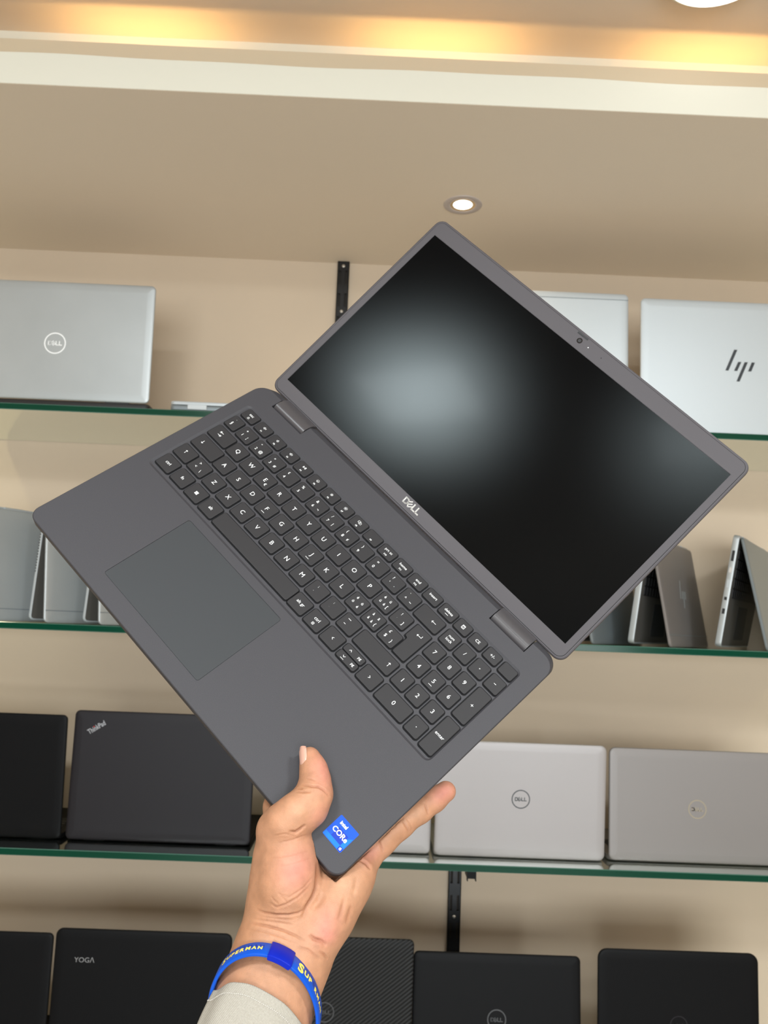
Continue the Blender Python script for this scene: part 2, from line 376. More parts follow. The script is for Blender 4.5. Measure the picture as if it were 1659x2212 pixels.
# ------------------------------------------------------------------ glass shelves, rails and bracket
TG = 0.012
SHZ = {1: ZC+0.371, 2: ZC-0.028, 3: ZC-0.413, 4: ZC-0.800}     # underside of each shelf
YF, YB = 1.560, 1.849
XJ = 0.022
SIDE = {-1: 'left', 1: 'right'}; ROWS = {1: 'top', 2: 'second', 3: 'third', 4: 'bottom'}
for k, z in SHZ.items():
    for s in (-1, 1):
        x0, x1 = (-1.75, XJ-0.0015) if s < 0 else (XJ+0.0015, 1.75)
        b = MB(); bv = 0.0012
        ring = lambda x: [(x, YF+bv, z), (x, YB, z), (x, YB, z+TG), (x, YF+bv, z+TG), (x, YF, z+TG-bv), (x, YF, z+bv)]
        A, B = ring(x0), ring(x1); b.v = A+B
        mats = [0, 1, 0, 2, 1, 2]
        for i in range(6):
            j = (i+1) % 6; b.f.append([i, i+6, j+6, j]); b.mi.append(mats[i])
        b.f.append([0, 1, 2, 3, 4, 5]); b.mi.append(1); b.f.append([11, 10, 9, 8, 7, 6]); b.mi.append(1)
        o = b.build('glass_shelf', [M['glass'], M['glass_edge'], M['glass_arris']])
        tag(o, 'green-edged glass shelf, %s of four rows, %s of the joint' % (ROWS[k], SIDE[s]), 'shelf')
def rail(x, ztop, label):
    e = empty('shelf_rail', Matrix.Translation((x, 1.85, ZC)))
    b = MB(); wv, dp, zb = 0.013, 0.011, -1.15
    zt = ztop-ZC-0.0005; pitch = 0.0527; z = zt-0.022
    scr = []
    while z > zb+0.05:
        scr.append(z+0.011); z -= pitch
    cut_z = sorted(set([zb, zt]+[round(q, 6) for zz in scr for q in (zz-0.011-0.030, zz-0.011)]))
    cut_x = [-wv, -0.0095, -0.0045, 0.0045, 0.0095, wv]
    for i in range(5):
        for j in range(len(cut_z)-1):
            za, zc = cut_z[j], cut_z[j+1]
            if i in (1, 3) and any(abs(za-(zz-0.041)) < 1e-4 for zz in scr): continue
            b.add([(cut_x[i], -dp, za), (cut_x[i+1], -dp, za), (cut_x[i+1], -dp, zc), (cut_x[i], -dp, zc)], [(0, 1, 2, 3)])
    b.box((-wv+0.002, -0.0012, zb), (wv-0.002, -0.0002, zt-0.002), 1)  # dark sheet added as the shade on the wall seen through the slots
    for sx in (-1, 1): b.box((min(sx*wv, sx*(wv-0.0015)), -dp, zb), (max(sx*wv, sx*(wv-0.0015)), 0, zt))
    b.box((-wv, -dp, zt-0.0015), (wv, 0, zt))
    b.build('channel', [M['rail'], M['slot_shade']], e)
    for i, zz in enumerate(scr[:]):
        if i % 2 == 1: continue
        s_ = MB(); s_.loft(cyl_rings((0, -dp, zz), (0, -1, 0), [(0, 0.0038), (0.0012, 0.0034), (0.0020, 0.0018)], 14)); s_.build('screw', M['screw'], e, smooth=30)
    tag(e, label, 'shelf rail'); return e
rail(-0.0912, Z_SOF, 'black slotted wall rail rising to the soffit beside the left glass shelves')
rail(0.1945, Z_SOF, 'black slotted wall rail below the third shelf, right of the hand')
e = empty('shelf_bracket', Matrix.Translation((0.1945, 1.838, SHZ[3])))
b = MB(); b.loft([[(-0.004+dx, y, z) for dx, y, z in ((0, 0.0, -0.048), (0.008, 0.0, -0.048), (0.008, 0, -0.0005), (0, 0, -0.0005))],
                  [(-0.004+dx, y, z) for dx, y, z in ((0, -0.24, -0.012), (0.008, -0.24, -0.012), (0.008, -0.24, -0.0005), (0, -0.24, -0.0005))]])
b.build('arm', M['rail'], e)
b = MB(); b.box((-0.008, -0.272, -0.013), (0.008, -0.238, -0.0005)); b.box((-0.008, -0.273, -0.017), (-0.0065, -0.262, -0.012)); b.box((0.0065, -0.273, -0.017), (0.008, -0.262, -0.012))
b.build('clip', M['lidblack2'], e)
tag(e, 'small black bracket under the third glass shelf, on the right wall rail', 'shelf bracket')

# ================================================================== laptops on display
def display_laptop(mw, w, d, h, mats, label, gamma, tb=0.016, tl=0.006, logo=None, r=0.009, seam=None, keyboard=True, ports=False, foot=False, lift=0.0, dark=False):
    """origin: hinge line on the shelf; x right, +y along the base, z up; gamma = opening angle"""
    lidm, basem = mats
    e = empty('laptop', mw)
    b = MB(); b.loft(slab_rings(-w/2, 0.0, w/2, d, 0.0015, tb, r, 0.0018)); b.build('base', basem, e, smooth=35)
    for sx in (-1, 1):
        f = MB(); f.box((sx*w*0.36-0.018, 0.012, 0), (sx*w*0.36+0.018, 0.018, 0.0016)); f.build('foot', M['black'], e)
    if dark:
        pr_ = MB(); pr_.loft(slab_rings(-w/2+0.002, 0.006, w/2-0.002, d-0.003, tb-0.0006, tb+0.0001, r*0.8, 0.0001)); pr_.build('palm_rest', M['dark_rest'], e)
    if keyboard:
        kb = MB(); kx0, kx1, ky0, ky1 = -w*0.44, w*0.44, d*0.12, d*0.56
        kb.box((kx0, ky0, tb-0.0005), (kx1, ky1, tb+0.0002))
        nx, ny = 14, 5
        for i in range(nx):
            for j in range(ny):
                xa = kx0+(kx1-kx0)*(i+0.08)/nx; xb = kx0+(kx1-kx0)*(i+0.92)/nx; ya = ky0+(ky1-ky0)*(j+0.1)/ny; yb = ky0+(ky1-ky0)*(j+0.9)/ny
                kb.box((xa, ya, tb+0.0001), (xb, yb, tb+0.0012))
        kb.build('keyboard', M['kbd'], e)
        tp = MB(); tp.loft(slab_rings(-w*0.16, d*0.62, w*0.16, d*0.93, tb-0.0003, tb+0.0004, 0.003, 0.0001, 3)); tp.build('touchpad', M['pad'], e)
    if ports:
        for q, (ya, yb, mt) in enumerate(((0.03, 0.05, 'black'), (0.062, 0.072, 'chrome'), (0.085, 0.10, 'silver_b'), (0.118, 0.124, 'black'), (0.14, 0.15, 'black'))):
            p = MB(); p.box((w/2-0.0005, ya, tb*0.35), (w/2+0.0004, yb, tb*0.72)); p.build('port', M[mt], e)
    if foot == 'vents':
        p = MB()
        for i in range(18): p.box((w/2-0.0005, 0.028+i*0.0052, tb*0.35), (w/2+0.0003, 0.0305+i*0.0052, tb*0.68))
        p.build('vent', M['black'], e)
    c, s_ = math.cos(gamma), math.sin(gamma)
    hy, hz = (0.004 if lift == 0 else -0.0012), tb+0.001+lift
    lm = Matrix(((1, 0, 0, 0), (0, c, -s_, hy), (0, s_, c, hz), (0, 0, 0, 1)))
    le = MB(); R_ = slab_rings(-w/2, 0, w/2, h, 0.0, tl, r, 0.0016)[:3]+[at(rrect(-w/2+i_, i_, w/2-i_, h-i_, max(r-i_, r*0.1), 6), z_) for z_, i_ in ((tl-0.0022, 0), (tl-0.0014, 0.0006), (tl-0.0008, 0.0022), (tl-0.0003, 0.0065), (tl, 0.015))]; le.loft(R_); lo = le.build('lid', lidm, e, smooth=35, mw=lm)
    sc = MB(); sc.loft(slab_rings(-w/2+0.008, 0.016, w/2-0.008, h-0.010, -0.0004, 0.0001, 0.002, 0.0001, 2)); sc.build('screen', M['lens'], lo)
    for sx in (-1, 1):
        hg = MB(); hg.loft(cyl_rings((sx*w*0.34-0.022, max(hy, 0.003), max(hz-0.001, 0.0060)), (1, 0, 0), [(0, 0.0042), (0.044, 0.0042)], 14)); hg.build('hinge', basem, e, smooth=40)
    if seam:
        for sy_ in seam:
            sy_ = sy_ if sy_ > 0 else h+sy_
            sm = MB(); sm.box((-w/2+0.0005, sy_-0.0007, tl-0.0002), (w/2-0.0005, sy_+0.0007, tl+0.0001)); sm.build('antenna_line', M['steel'], lo)
    if logo:
        for (vf, mt, x, y) in logo:
            lg = MB(); V, Fc = vf; lg.add([(px+x, py+y, tl+0.00025) for px, py in V], Fc)
            lg.build('logo', M[mt], lo)
    tag(e, label, 'laptop', None); return e

def shelf_laptop(sh, Yh, pl, pr, ptop, mats, label, lean=0.0, d=0.215, tb=0.016, xl=None, xr=None, logo=None, yaw=0.0, drop=True, **kw):
    """pl / pr: image points of the lid's lower corners, ptop: one image point on its upper edge"""
    z0 = SHZ[sh]+TG+0.0004
    if drop: kw['lift'] = -(tb-0.0018)
    A = on_y(pl[0], pl[1], Yh); B = on_y(pr[0], pr[1], Yh)
    w = B[0]-A[0]; cx = (A[0]+B[0])/2; g = math.radians(90+lean)
    hz = z0+tb+0.001+kw.get('lift', 0.0)
    # lid plane through the hinge line, leaning by `lean`
    n = np.array([0, math.cos(math.radians(lean)), math.sin(math.radians(lean))]); p0 = np.array([0, Yh, hz])
    dr = ray(*ptop); t = n @ (p0-CAM)/(n @ dr); P = CAM+dr*t
    h = math.hypot(P[1]-Yh, P[2]-hz)
    lg = [(vf, mt, fx*w/2, fy*h) for (vf, mt, fx, fy) in logo] if logo else None
    mw = Matrix.Translation((cx, Yh, z0)) @ Matrix.Rotation(yaw, 4, 'Z')
    print('LAPTOP %-50s w %.3f h %.3f' % (label[:50], w, h))
    return display_laptop(mw, w, d, h, mats, label, g, tb=tb, logo=lg, **kw)

Y3 = 1.585
def y_of(px, py, z): return float(on_z(px, py, z)[1])
SB = M['silver_b']; ST = M['steel']; LB = M['lidblack']; LK = M['lidblack2']
# top shelf
shelf_laptop(1, 1.600, (-118, 858), (322, 866), (170, 611), (M['silver'], M['black']), 'silver laptop with chrome round logo, opened on the left of the top shelf', lean=3, tb=0.018, logo=[(dell_badge(0.0205), 'logo_white', 0.04, 0.475)], d=0.235, drop=False)
shelf_laptop(1, 1.600, (1000, 918), (1355, 930), (1250, 634), (SB, SB), 'pale silver laptop with a line under its top edge, behind the held screen', lean=0, tb=0.012, seam=[-0.0125], logo=None)
shelf_laptop(1, 1.590, (1381, 923), (1800, 942), (1520, 652), (SB, SB), 'pale silver laptop with four slanted dark logo bars, right end of top shelf', lean=1, tb=0.010, logo=[(hp_mark(0.062), 'logo_dark', 0.02, 0.515)])
# closed one lying flat
A = on_y(367, 880, 1.566)
e = empty('laptop', Matrix.Translation((A[0]+0.165, 1.566, SHZ[1]+TG+0.0004)))
b = MB(); b.loft(slab_rings(-0.165, 0, 0.165, 0.225, 0.0015, 0.0105, 0.008, 0.0015)); b.build('base', M['steel'], e, smooth=35)
b = MB(); b.loft(slab_rings(-0.165, 0, 0.165, 0.225, 0.0112, 0.018, 0.008, 0.0015)); b.build('lid', SB, e, smooth=35)
for sx in (-1, 1):
    b = MB(); b.loft(slab_rings(sx*0.115-0.018, -0.001, sx*0.115+0.018, 0.006, 0.003, 0.012, 0.001, 0.0005)); b.build('hinge', M['silver'], e)
    b = MB(); b.box((sx*0.12-0.015, 0.02, 0), (sx*0.12+0.015, 0.03, 0.0016)); b.build('foot', M['black'], e)
tag(e, 'closed thin silver laptop lying flat on the top shelf', 'laptop')

# third shelf
z3 = SHZ[3]+TG
shelf_laptop(3, 1.628, (-235, 1797), (133, 1807), (70, 1541), (LK, LK), 'plain black laptop at the left end of the third shelf', lean=4, tb=0.010)
tp = text2d('ThinkPad', 0.0088, 0, 0, 0.74, 0.02)
tpv = tr2d(tp, math.radians(33)); dot = tr2d((circle(0, 0, 0.0010, 12), [list(range(12))]), 0, 1, -0.0045, 0.0011)
shelf_laptop(3, 1.628, (143, 1808), (540, 1822), (300, 1538), (LB, LK), 'black laptop with slanted silver lettering in its upper left corner', lean=0, tb=0.010,
             logo=[(tpv, 'logo_grey', -0.755, 0.870), (dot, 'red', -0.755, 0.870)])
shelf_laptop(3, 1.616, (572, 1831), (928, 1843), (900, 1600), (M['silver_w'], M['silver_w']), 'light grey laptop mostly hidden behind the hand and little finger', lean=2, tb=0.010)
shelf_laptop(3, 1.610, (936, 1846), (1303, 1860), (1200, 1606), (M['silver_w'], M['silver_w']), 'light grey laptop with a dark round logo, right of the hand', lean=4, tb=0.010, logo=[(dell_badge(0.0165), 'logo_dark', 0.0, 0.51)], r=0.011)
shelf_laptop(3, 1.618, (1313, 1858), (1695, 1873), (1500, 1620), (M['silver_g'], M['silver_g']), 'darker grey laptop with a faint gold round logo, right end of third shelf', lean=0, tb=0.010, logo=[(dell_badge(0.0165), 'logo_gold', 0.0, 0.475)], r=0.011)
# bottom shelf: only the upper parts of the lids are in the picture
zb4 = SHZ[4]+TG+0.012
def bottom(xl, xr, ptop, mats, label, Yh=1.60, lean=0, tb=0.012, **kw):
    yl = lambda x: 2330+0.036*x
    return shelf_laptop(4, Yh, (xl, yl(xl)), (xr, yl(xr)), ptop, mats, label, lean=lean, tb=tb, **kw)
bottom(-270, 92, (50, 2011), (LK, LK), 'plain black laptop at the left end of the bottom shelf, cut by the frame')
bottom(97, 484, (300, 2008), (LK, LK), 'black laptop with thin silver lettering in its upper left corner, bottom shelf', r=0.012,
       logo=[(tr2d(text2d('YOG\u039b', 0.0082, 0, 0, 1.05, -0.006), 0), 'logo_grey', -0.655, 0.795)])
bottom(503, 884, (735, 2022), (M['carbon'], LK), 'black laptop with a diagonally ribbed lid, behind the wristband', logo=[(dell_badge(0.0165), 'logo_faint', 0.0, 0.50)])
bottom(885, 1254, (1075, 2058), (LK, LK), 'matt black laptop with a round logo between ribbed lid and rounded lid', lean=-4, logo=[(dell_badge(0.0165), 'logo_faint', 0.0, 0.525)])
bottom(1288, 1640, (1465, 2052), (LK, LK), 'black laptop with well rounded corners at the right of the bottom shelf', r=0.016, logo=[(dell_badge(0.0155), 'lidblack', 0.0, 0.50)])

# second shelf: laptops standing like tents on their edges
TH = math.radians(57)
def tent(px_lid, gap, label, mats, L=0.207, w=0.31, Y=1.575, logo=None, tb=0.013, **kw):
    z0 = SHZ[2]+TG+0.0006
    P = on_y(px_lid, 1395, Y); es = np.array([math.sin(TH), -math.cos(TH), 0]); er = np.array([-math.cos(TH), -math.sin(TH), 0])
    al = math.asin(gap/2/L)
    g = 2*al
    yv = -math.sin(al)*es-math.cos(al)*np.array([0, 0, 1]); zv = math.cos(al)*es-math.sin(al)*np.array([0, 0, 1])
    lid = math.sin(al)*es-math.cos(al)*np.array([0, 0, 1])
    near = np.array([P[0], Y, z0+0.003]); hinge = near-lid*(L+0.002)-er*w/2 - zv*tb*0.9
    mw = Matrix.Identity(4)
    for i in range(3):
        mw[i][0] = er[i]; mw[i][1] = yv[i]; mw[i][2] = zv[i]; mw[i][3] = hinge[i]
    lg = [(vf, mt, fx*w/2, fy*L) for vf, mt, fx, fy in logo] if logo else None
    e = display_laptop(mw, w, L, L, mats, label, g+math.radians(1.0), tb=tb, dark=True, logo=lg, seam=[L-0.022], **kw)
    # rest it on the glass: lower the whole thing until its lowest point touches
    bpy.context.view_layer.update(); lo = 9
    st = [e]
    while st:
        o = st.pop(); st += list(o.children)
        if o.type == 'MESH':
            for q in o.bound_box: lo = min(lo, (o.matrix_world @ Vector(q)).z)
    e.matrix_world = Matrix.Translation((0, 0, z0-lo)) @ e.matrix_world
    return e
flip_hp = lambda h: tr2d(hp_mark(h), math.pi)
tent(-38, 0.034, 'silver laptop stood up like a tent at the left end of second shelf', (M['silver'], SB), foot='vents', tb=0.007)
tent(84, 0.034, 'silver laptop stood up like a tent, second from left on second shelf', (M['silver'], SB), foot='vents', tb=0.007)
tent(203, 0.034, 'silver laptop stood up like a tent, just left of the held laptop edge', (M['silver'], SB), tb=0.007)
tent(1270, 0.060, 'grey laptop stood up like a tent just right of the held screen', (M['steel'], M['silver']))
tent(1438, 0.060, 'grey laptop tent with a thin pale logo and its touchpad showing', (M['silver_g'], M['silver']), logo=[(flip_hp(0.055), 'silver_b', 0.0, 0.5)])
tent(1648, 0.074, 'steel grey laptop tent with ports on its edge, right end of second shelf', (M['steel'], M['silver']), ports=True, L=0.212)

# ================================================================== the held laptop (deck frame in mm)
lap = empty('laptop', MDECK)
tag(lap, 'large open dark grey laptop held up in the hand, keyboard and black screen facing out', 'laptop')
def prism(pts, z0, z1): 
    b = MB(); b.loft([at(pts, z0), at(pts, z1)]); return b
base = MB()
base.loft([at(rrect(-168, 14, 168, 240, [8, 8, 10, 10], 8), -18), at(rrect(-177, 4, 177, 245.5, [9, 9, 12, 12], 8), -15), at(rrect(-180.2, 0.4, 180.2, 246, [9, 9, 14, 14], 8), -8),
           at(rrect(-180.5, 0.0, 180.5, 238.2, [9, 9, 13, 13], 8), -0.9), at(rrect(-180.3, 0.15, 180.3, 237.4, [9, 9, 13, 13], 8), -0.35), at(rrect(-179.7, 0.7, 179.7, 236.8, [8.5, 8.5, 12.5, 12.5], 8), 0)])
bo = base.build('base', M['deck'], lap, MM, 40)
rec = MB()
ro, ri = (-168.6, 101.5, 166.0, 210.6), (-166.6, 103.6, 164.8, 209.0)
rec.loft([at(rrect(ri[0], ri[1], ri[2], ri[3], 3.5, 6), -3.2), at(rrect(ri[0], ri[1], ri[2], ri[3], 3.5, 6), -1.1), at(rrect(*ro, 5.0, 6), 0.02), at(rrect(*ro, 5.0, 6), 1.0)])
cutters = [rec.build('c', M['deck'], lap, MM)]
for (x0, x1) in ((-155.4, -116.0), (116.4, 154.8)):
    cutters.append(prism([(x0, 225.2), (x1, 225.2), (x1, 260), (x0, 260)], -12, 2).build('c', M['black'], lap, MM))
PADR = (-101.2, 14.8, 13.6, 94.2)
pd = MB(); pd.loft([at(rrect(*PADR, 2.2, 5), -0.45), at(rrect(*PADR, 2.2, 5), 1)]); cutters.append(pd.build('c', M['deck'], lap, MM))
cut(bo, cutters)
b = MB(); b.loft(slab_rings(PADR[0]+0.35, PADR[1]+0.35, PADR[2]-0.35, PADR[3]-0.35, -0.44, -0.06, 2.0, 0.12, 5)); b.build('touchpad', M['pad'], lap, MM, 30)

# keys: (name of legend set, centre x, centre y, width, height, legends)
KZ = 0.5
KEYS = []
def key(cx, cyy, w, h, *leg, poly=None): KEYS.append((cx, cyy, w, h, leg, poly))
T = lambda s, x, y, c=3.0, **k: text2d(s, c*1.17, x, y, **k)
A_ = lambda s: T(s, 0, 0.1, 3.3)
def TL(ll=None, ul=None, lr=None, ur=None, c=2.3):
    out = []
    for s, x, y in ((ll, -2.9, -2.6), (ul, -2.9, 3.1), (lr, 2.9, -2.6), (ur, 2.9, 3.1)):
        if s: out.append(T(s, x, y + (0.9 if s in '"\'`^' else 0), c))
    return out
def small(s): return text2d(s, 1.4, 0, -3.2, bold=0.02)
def arrow(x, y, L, dirn, w=0.34, hd=0.9):
    d = np.array(dirn, float); n = np.array([-d[1], d[0]]); c = np.array([x, y]); a, e = c-d*L/2, c+d*L/2
    return merge2d([stroke([a, e], w), stroke([e-d*hd+n*hd, e, e-d*hd-n*hd], w)])
def speaker(x, y, waves):
    P = [stroke([(x-1.3, y-0.5), (x-0.8, y-0.5), (x, y-1.2), (x, y+1.2), (x-0.8, y+0.5), (x-1.3, y+0.5)], 0.28, True)]
    if waves < 0: P += [stroke([(x+0.6, y-0.5), (x+1.5, y+0.5)], 0.28), stroke([(x+0.6, y+0.5), (x+1.5, y-0.5)], 0.28)]
    for i in range(max(waves, 0)): P.append(stroke(circle(x, y, 0.8+0.6*i, 6, -40, 40), 0.26))
    return merge2d(P)
def sun(x, y, r, half=False):
    P = [(circle(x, y, r*0.55, 12), [list(range(12))])] if not half else [stroke(rrect(x-0.9, y-1.0, x+0.9, y-0.1, 0.2, 2), 0.25, True)]
    for a in range(0, 181 if half else 360, 45): P.append(stroke([(x+math.cos(math.radians(a))*r*1.0, y+math.sin(math.radians(a))*r*1.0), (x+math.cos(math.radians(a))*r*1.55, y+math.sin(math.radians(a))*r*1.55)], 0.28))
    return merge2d(P)
def chev(x, y, rot): return tr2d(stroke([(-0.7, -1.0), (0.5, 0), (-0.7, 1.0)], 0.36), math.radians(rot), 1, x, y)
# function row
fx = lambda i: -156.5+17.75*i
FY, FH = 202.2, 11.0
frow = [[T('esc', 0, 0.9, 2.3), stroke(rrect(-0.8, -3.8, 0.8, -2.4, 0.3, 2), 0.3, True), stroke(circle(0, -2.4, 0.55, 6, 0, 180), 0.26)], [speaker(0, 1.4, -1), small('F1')], [speaker(0, 1.4, 1), small('F2')], [speaker(0, 1.4, 2), small('F3')],
        [([(-1.6, 0.3), (0.1, 1.4), (-1.6, 2.5)], [[0, 1, 2]]), stroke([(0.7, 0.4), (0.7, 2.4)], 0.4), stroke([(1.5, 0.4), (1.5, 2.4)], 0.4), small('F4')],
        [sun(0, 1.2, 1.0, True), small('F5')], [sun(0, 1.3, 0.8), small('F6')], [sun(0, 1.3, 1.05), small('F7')],
        [stroke(rrect(-1.9, 0.6, 0.5, 2.4, 0.2, 2), 0.28, True), stroke(rrect(-0.4, -0.2, 1.9, 1.6, 0.2, 2), 0.28, True), small('F8')],
        [small('F9')], [T('prt sc', 0, 0.9, 2.1), small('F10')], [T('home', 0, 0.9, 2.1), small('F11')], [T('end', 0, 0.9, 2.1), small('F12')], [T('insert', 0, 0.6, 2.1)], [T('delete', 0, 0.6, 2.1), stroke([(-1.6, -2.6), (1.6, -2.6)], 0.3)]]
for i, l in enumerate(frow): key(fx(i), FY, 14.9, FH, *l)
key(108.6, FY, 13.4, FH, stroke(rrect(-1.3, -1.5, 1.3, 1.7, 0.3, 2), 0.3, True), stroke([(-0.9, 1.0), (0.9, 1.0)], 0.5), *[(circle(x, y, 0.22, 6), [list(range(6))]) for x in (-0.6, 0, 0.6) for y in (-0.9, -0.2)])
key(124.7, FY, 13.4, FH, T('CE', 0, 0, 2.2)); key(140.9, FY, 13.4, FH, T('+/-', 0, 0, 2.4)); key(157.4, FY, 13.4, FH)
# number row
NY, NH = 186.1, 14.2; P_ = 18.66
nx = lambda i: -142.05+P_*i
key(-158.9, NY, 12.6, NH, T('\u00a7', -1.6, -2.2, 2.6), T('\u00b0', -1.4, 3.4, 1.0))
nums = [('1', '+', '\u00a6'), ('2', '"', '@'), ('3', '*', '#'), ('4', '\u00e7', None), ('5', '%', None), ('6', '&', '\u00ac'), ('7', '/', '|'), ('8', '(', '\u00a2'), ('9', ')', None), ('0', '=', None), ("'", '?', '\u00b4'), ('^', '`', '~')]
for i, (a, u, r_) in enumerate(nums): key(nx(i), NY, 15.7, NH, *TL(a, u, r_))
key(86.2, NY, 24.4, NH, arrow(4.5, 0, 4.2, (-1, 0)))
NP = [109.1, 125.25, 141.35, 157.75]
key(NP[0], NY, 13.3, NH, T('num', 0, 1.6, 2.0), T('lock', 0, -1.6, 2.2)); key(NP[1], NY, 13.3, NH, T('/', 0, 0, 2.8)); key(NP[2], NY, 13.3, NH, T('*', 0, 0, 1.6)); key(NP[3], NY, 13.3, NH, stroke([(-0.9, 0), (0.9, 0)], 0.36))
# letter rows
QY, AY, ZY, BY = 168.2, 150.4, 132.4, 114.4; KH = 14.6; KW = 15.7
key(-153.6, QY, 23.0, KH, arrow(-2.6, -1.4, 3.2, (1, 0)), stroke([(-0.7, -2.3), (-0.7, -0.5)], 0.3), arrow(-2.4, 2.0, 3.2, (-1, 0)), stroke([(-4.3, 1.1), (-4.3, 2.9)], 0.3))
for i, c in enumerate('QWERTYUIOP'):
    ex = [T('\u20ac', 3.4, -3.2, 2.2)] if c == 'E' else []
    key(-132.5+18.6*i, QY, KW, KH, A_(c), *ex)
key(53.5, QY, KW, KH, T('\u00fc', -3.9, -2.0, 2.2), T('\u00e8', -3.4, 3.4, 2.2), T('\u00fc', 2.4, 3.4, 2.2), T('\u00e8', 0.4, -2.2, 2.2), T('[', 3.8, -2.8, 2.4))
key(72.0, QY, 15.0, KH, T('\u00a8', -3.2, -2.2, 0.7), T('!', -2.6, 3.1, 2.2), T(']', 3.2, -2.8, 2.4))
key(91.8, 159.6, 0, 0, arrow(-0.2, 8.6, 4.4, (-1, 0)), stroke([(2.0, 8.6), (2.0, 10.6)], 0.34), poly=[(-8.3, 0.9), (-5.4, 0.9), (-5.4, -16.2), (7.1, -16.2), (7.1, 15.9), (-8.3, 15.9)])
key(-151.0, AY, 28.0, KH, arrow(-7.0, 0.6, 3.4, (0, -1)))
for i, c in enumerate('ASDFGHJKL'):
    ex = [stroke([(-1.7, -4.6), (1.7, -4.6)], 0.3)] if c in 'FJ' else []
    key(-127.7+18.6*i, AY, KW, KH, A_(c), *ex)
key(39.7, AY, KW, KH, T('\u00f6', -3.6, -1.6, 2.2), T('\u00e9', -3.0, 3.4, 2.2), T('\u00f6', 3.2, 2.0, 2.2), T('\u00e9', 2.4, -2.8, 2.2))
key(58.3, AY, KW, KH, T('\u00e4', -3.9, -2.0, 2.2), T('\u00e0', -3.2, 3.4, 2.2), T('\u00e4', 2.6, 3.2, 2.2), T('\u00e0', 0.2, -2.6, 2.2), T('{', 3.8, -3.0, 2.4))
key(77.0, AY, KW, KH, T('$', -3.2, -2.2, 2.4), T('\u00a3', -2.8, 3.2, 2.2), T('}', 3.4, -2.8, 2.4))
key(-156.9, ZY, 17.2, KH, arrow(-1.0, 0.8, 3.4, (0, 1)))
key(-138.0, ZY, 17.6, KH, T('<', -3.0, -1.6, 2.2), T('>', -2.6, 3.2, 2.2), T('\\', 3.4, -2.6, 2.6))
for i, c in enumerate('ZXCVBNM'): key(-118.7+18.68*i, ZY, KW, KH, A_(c))
key(12.0, ZY, KW, KH, T(',', -2.4, -2.4, 1.2), T(';', -2.0, 3.0, 2.0)); key(30.6, ZY, KW, KH, T('.', -2.6, -2.0, 0.6), T(':', -2.2, 3.0, 1.8)); key(49.2, ZY, KW, KH, stroke([(-3.6, -2.4), (-2.0, -2.4)], 0.34), stroke([(-3.8, 3.0), (-1.2, 3.0)], 0.34))
key(79.7, ZY, 38.8, KH, arrow(13.6, 0.4, 3.6, (0, 1)))
for (x, y, s) in ((0, QY, '7'), (1, QY, '8'), (2, QY, '9'), (0, AY, '4'), (1, AY, '5'), (2, AY, '6'), (0, ZY, '1'), (1, ZY, '2'), (2, ZY, '3')):
    key(NP[x], y, 13.3, KH, T(s, 0, 0, 3.1), *([stroke([(-1.5, -4.4), (1.5, -4.4)], 0.3)] if s == '5' else []))
key(NP[3], 159.2, 12.9, 33.0, merge2d([stroke([(-1.1, 0), (1.1, 0)], 0.36), stroke([(0, -1.1), (0, 1.1)], 0.36)]))
key(NP[3], 123.0, 12.9, 33.0, T('enter', 0, 0, 2.3))
key(117.6, BY, 29.0, KH, T('0', 0, 0, 3.1)); key(NP[2]+0.4, BY, 13.3, KH, (circle(0, 0, 0.35, 8), [list(range(8))]))
key(-156.7, BY, 16.9, KH, T('ctrl', 0, 0.2, 2.4)); key(-137.4, BY, 16.4, KH, T('fn', 0, 0.2, 2.4))
key(-118.5, BY, 16.4, KH, *[([(x, y), (x+1.35, y), (x+1.35, y+1.35), (x, y+1.35)], [[0, 1, 2, 3]]) for x in (-1.5, 0.05) for y in (-1.5, 0.05)])
key(-99.8, BY, 16.4, KH, T('alt', 0, 0.2, 2.4)); key(-43.4, BY, 92.6, KH)
key(12.0, BY, 16.2, KH, T('alt gr', 0, 0.2, 2.3)); key(30.8, BY, 16.2, KH, T('ctrl', 0, 1.2, 2.4), stroke(rrect(-0.9, -4.6, 0.9, -2.6, 0.2, 2), 0.26, True), stroke([(-0.5, -3.3), (0.5, -3.3)], 0.22), stroke([(-0.5, -3.9), (0.5, -3.9)], 0.22))
key(49.8, BY, 16.4, KH, chev(0, 0, 180))
key(70.4, 118.25, 19.6, 6.7, chev(-3.8, 0, 90), T('pg', 5.4, 0, 2.0)); key(70.4, 110.65, 19.6, 6.7, chev(-3.8, 0, -90), T('pg', 5.4, 0, 2.0), stroke([(-5.4, -2.2), (-2.2, -2.2)], 0.26))
key(91.4, BY, 17.0, KH, chev(0, 0, 0))
fr = MB()
fr.add(at(rrect(ri[0]+0.01, ri[1]+0.01, ri[2]-0.01, ri[3]-0.01, 3.5, 6), -1.1), [list(range(28))], 0)
def key_outline(w, h, poly, grow, r=1.7):
    if poly is None: return rrect(-w/2-grow, -h/2-grow, w/2+grow, h/2+grow, max(r+grow, 0.3), 4)
    c = np.array(poly); n = len(c); out = []
    for i in range(n):                                    # offset and round a rectilinear outline (counter-clockwise)
        p, a, q = c[i-1], c[i], c[(i+1) % n]; d1 = (a-p)/np.linalg.norm(a-p); d2 = (q-a)/np.linalg.norm(q-a)
        n1 = np.array([d1[1], -d1[0]]); n2 = np.array([d2[1], -d2[0]]); v = a+(n1+n2)*grow
        rr = 1.4
        for t in (0, 0.5, 1.0):
            e1, e2 = v-d1*rr, v+d2*rr
            out.append(tuple((1-t)**2*e1+2*t*(1-t)*v+t*t*e2))
    return out
KPOLY = None
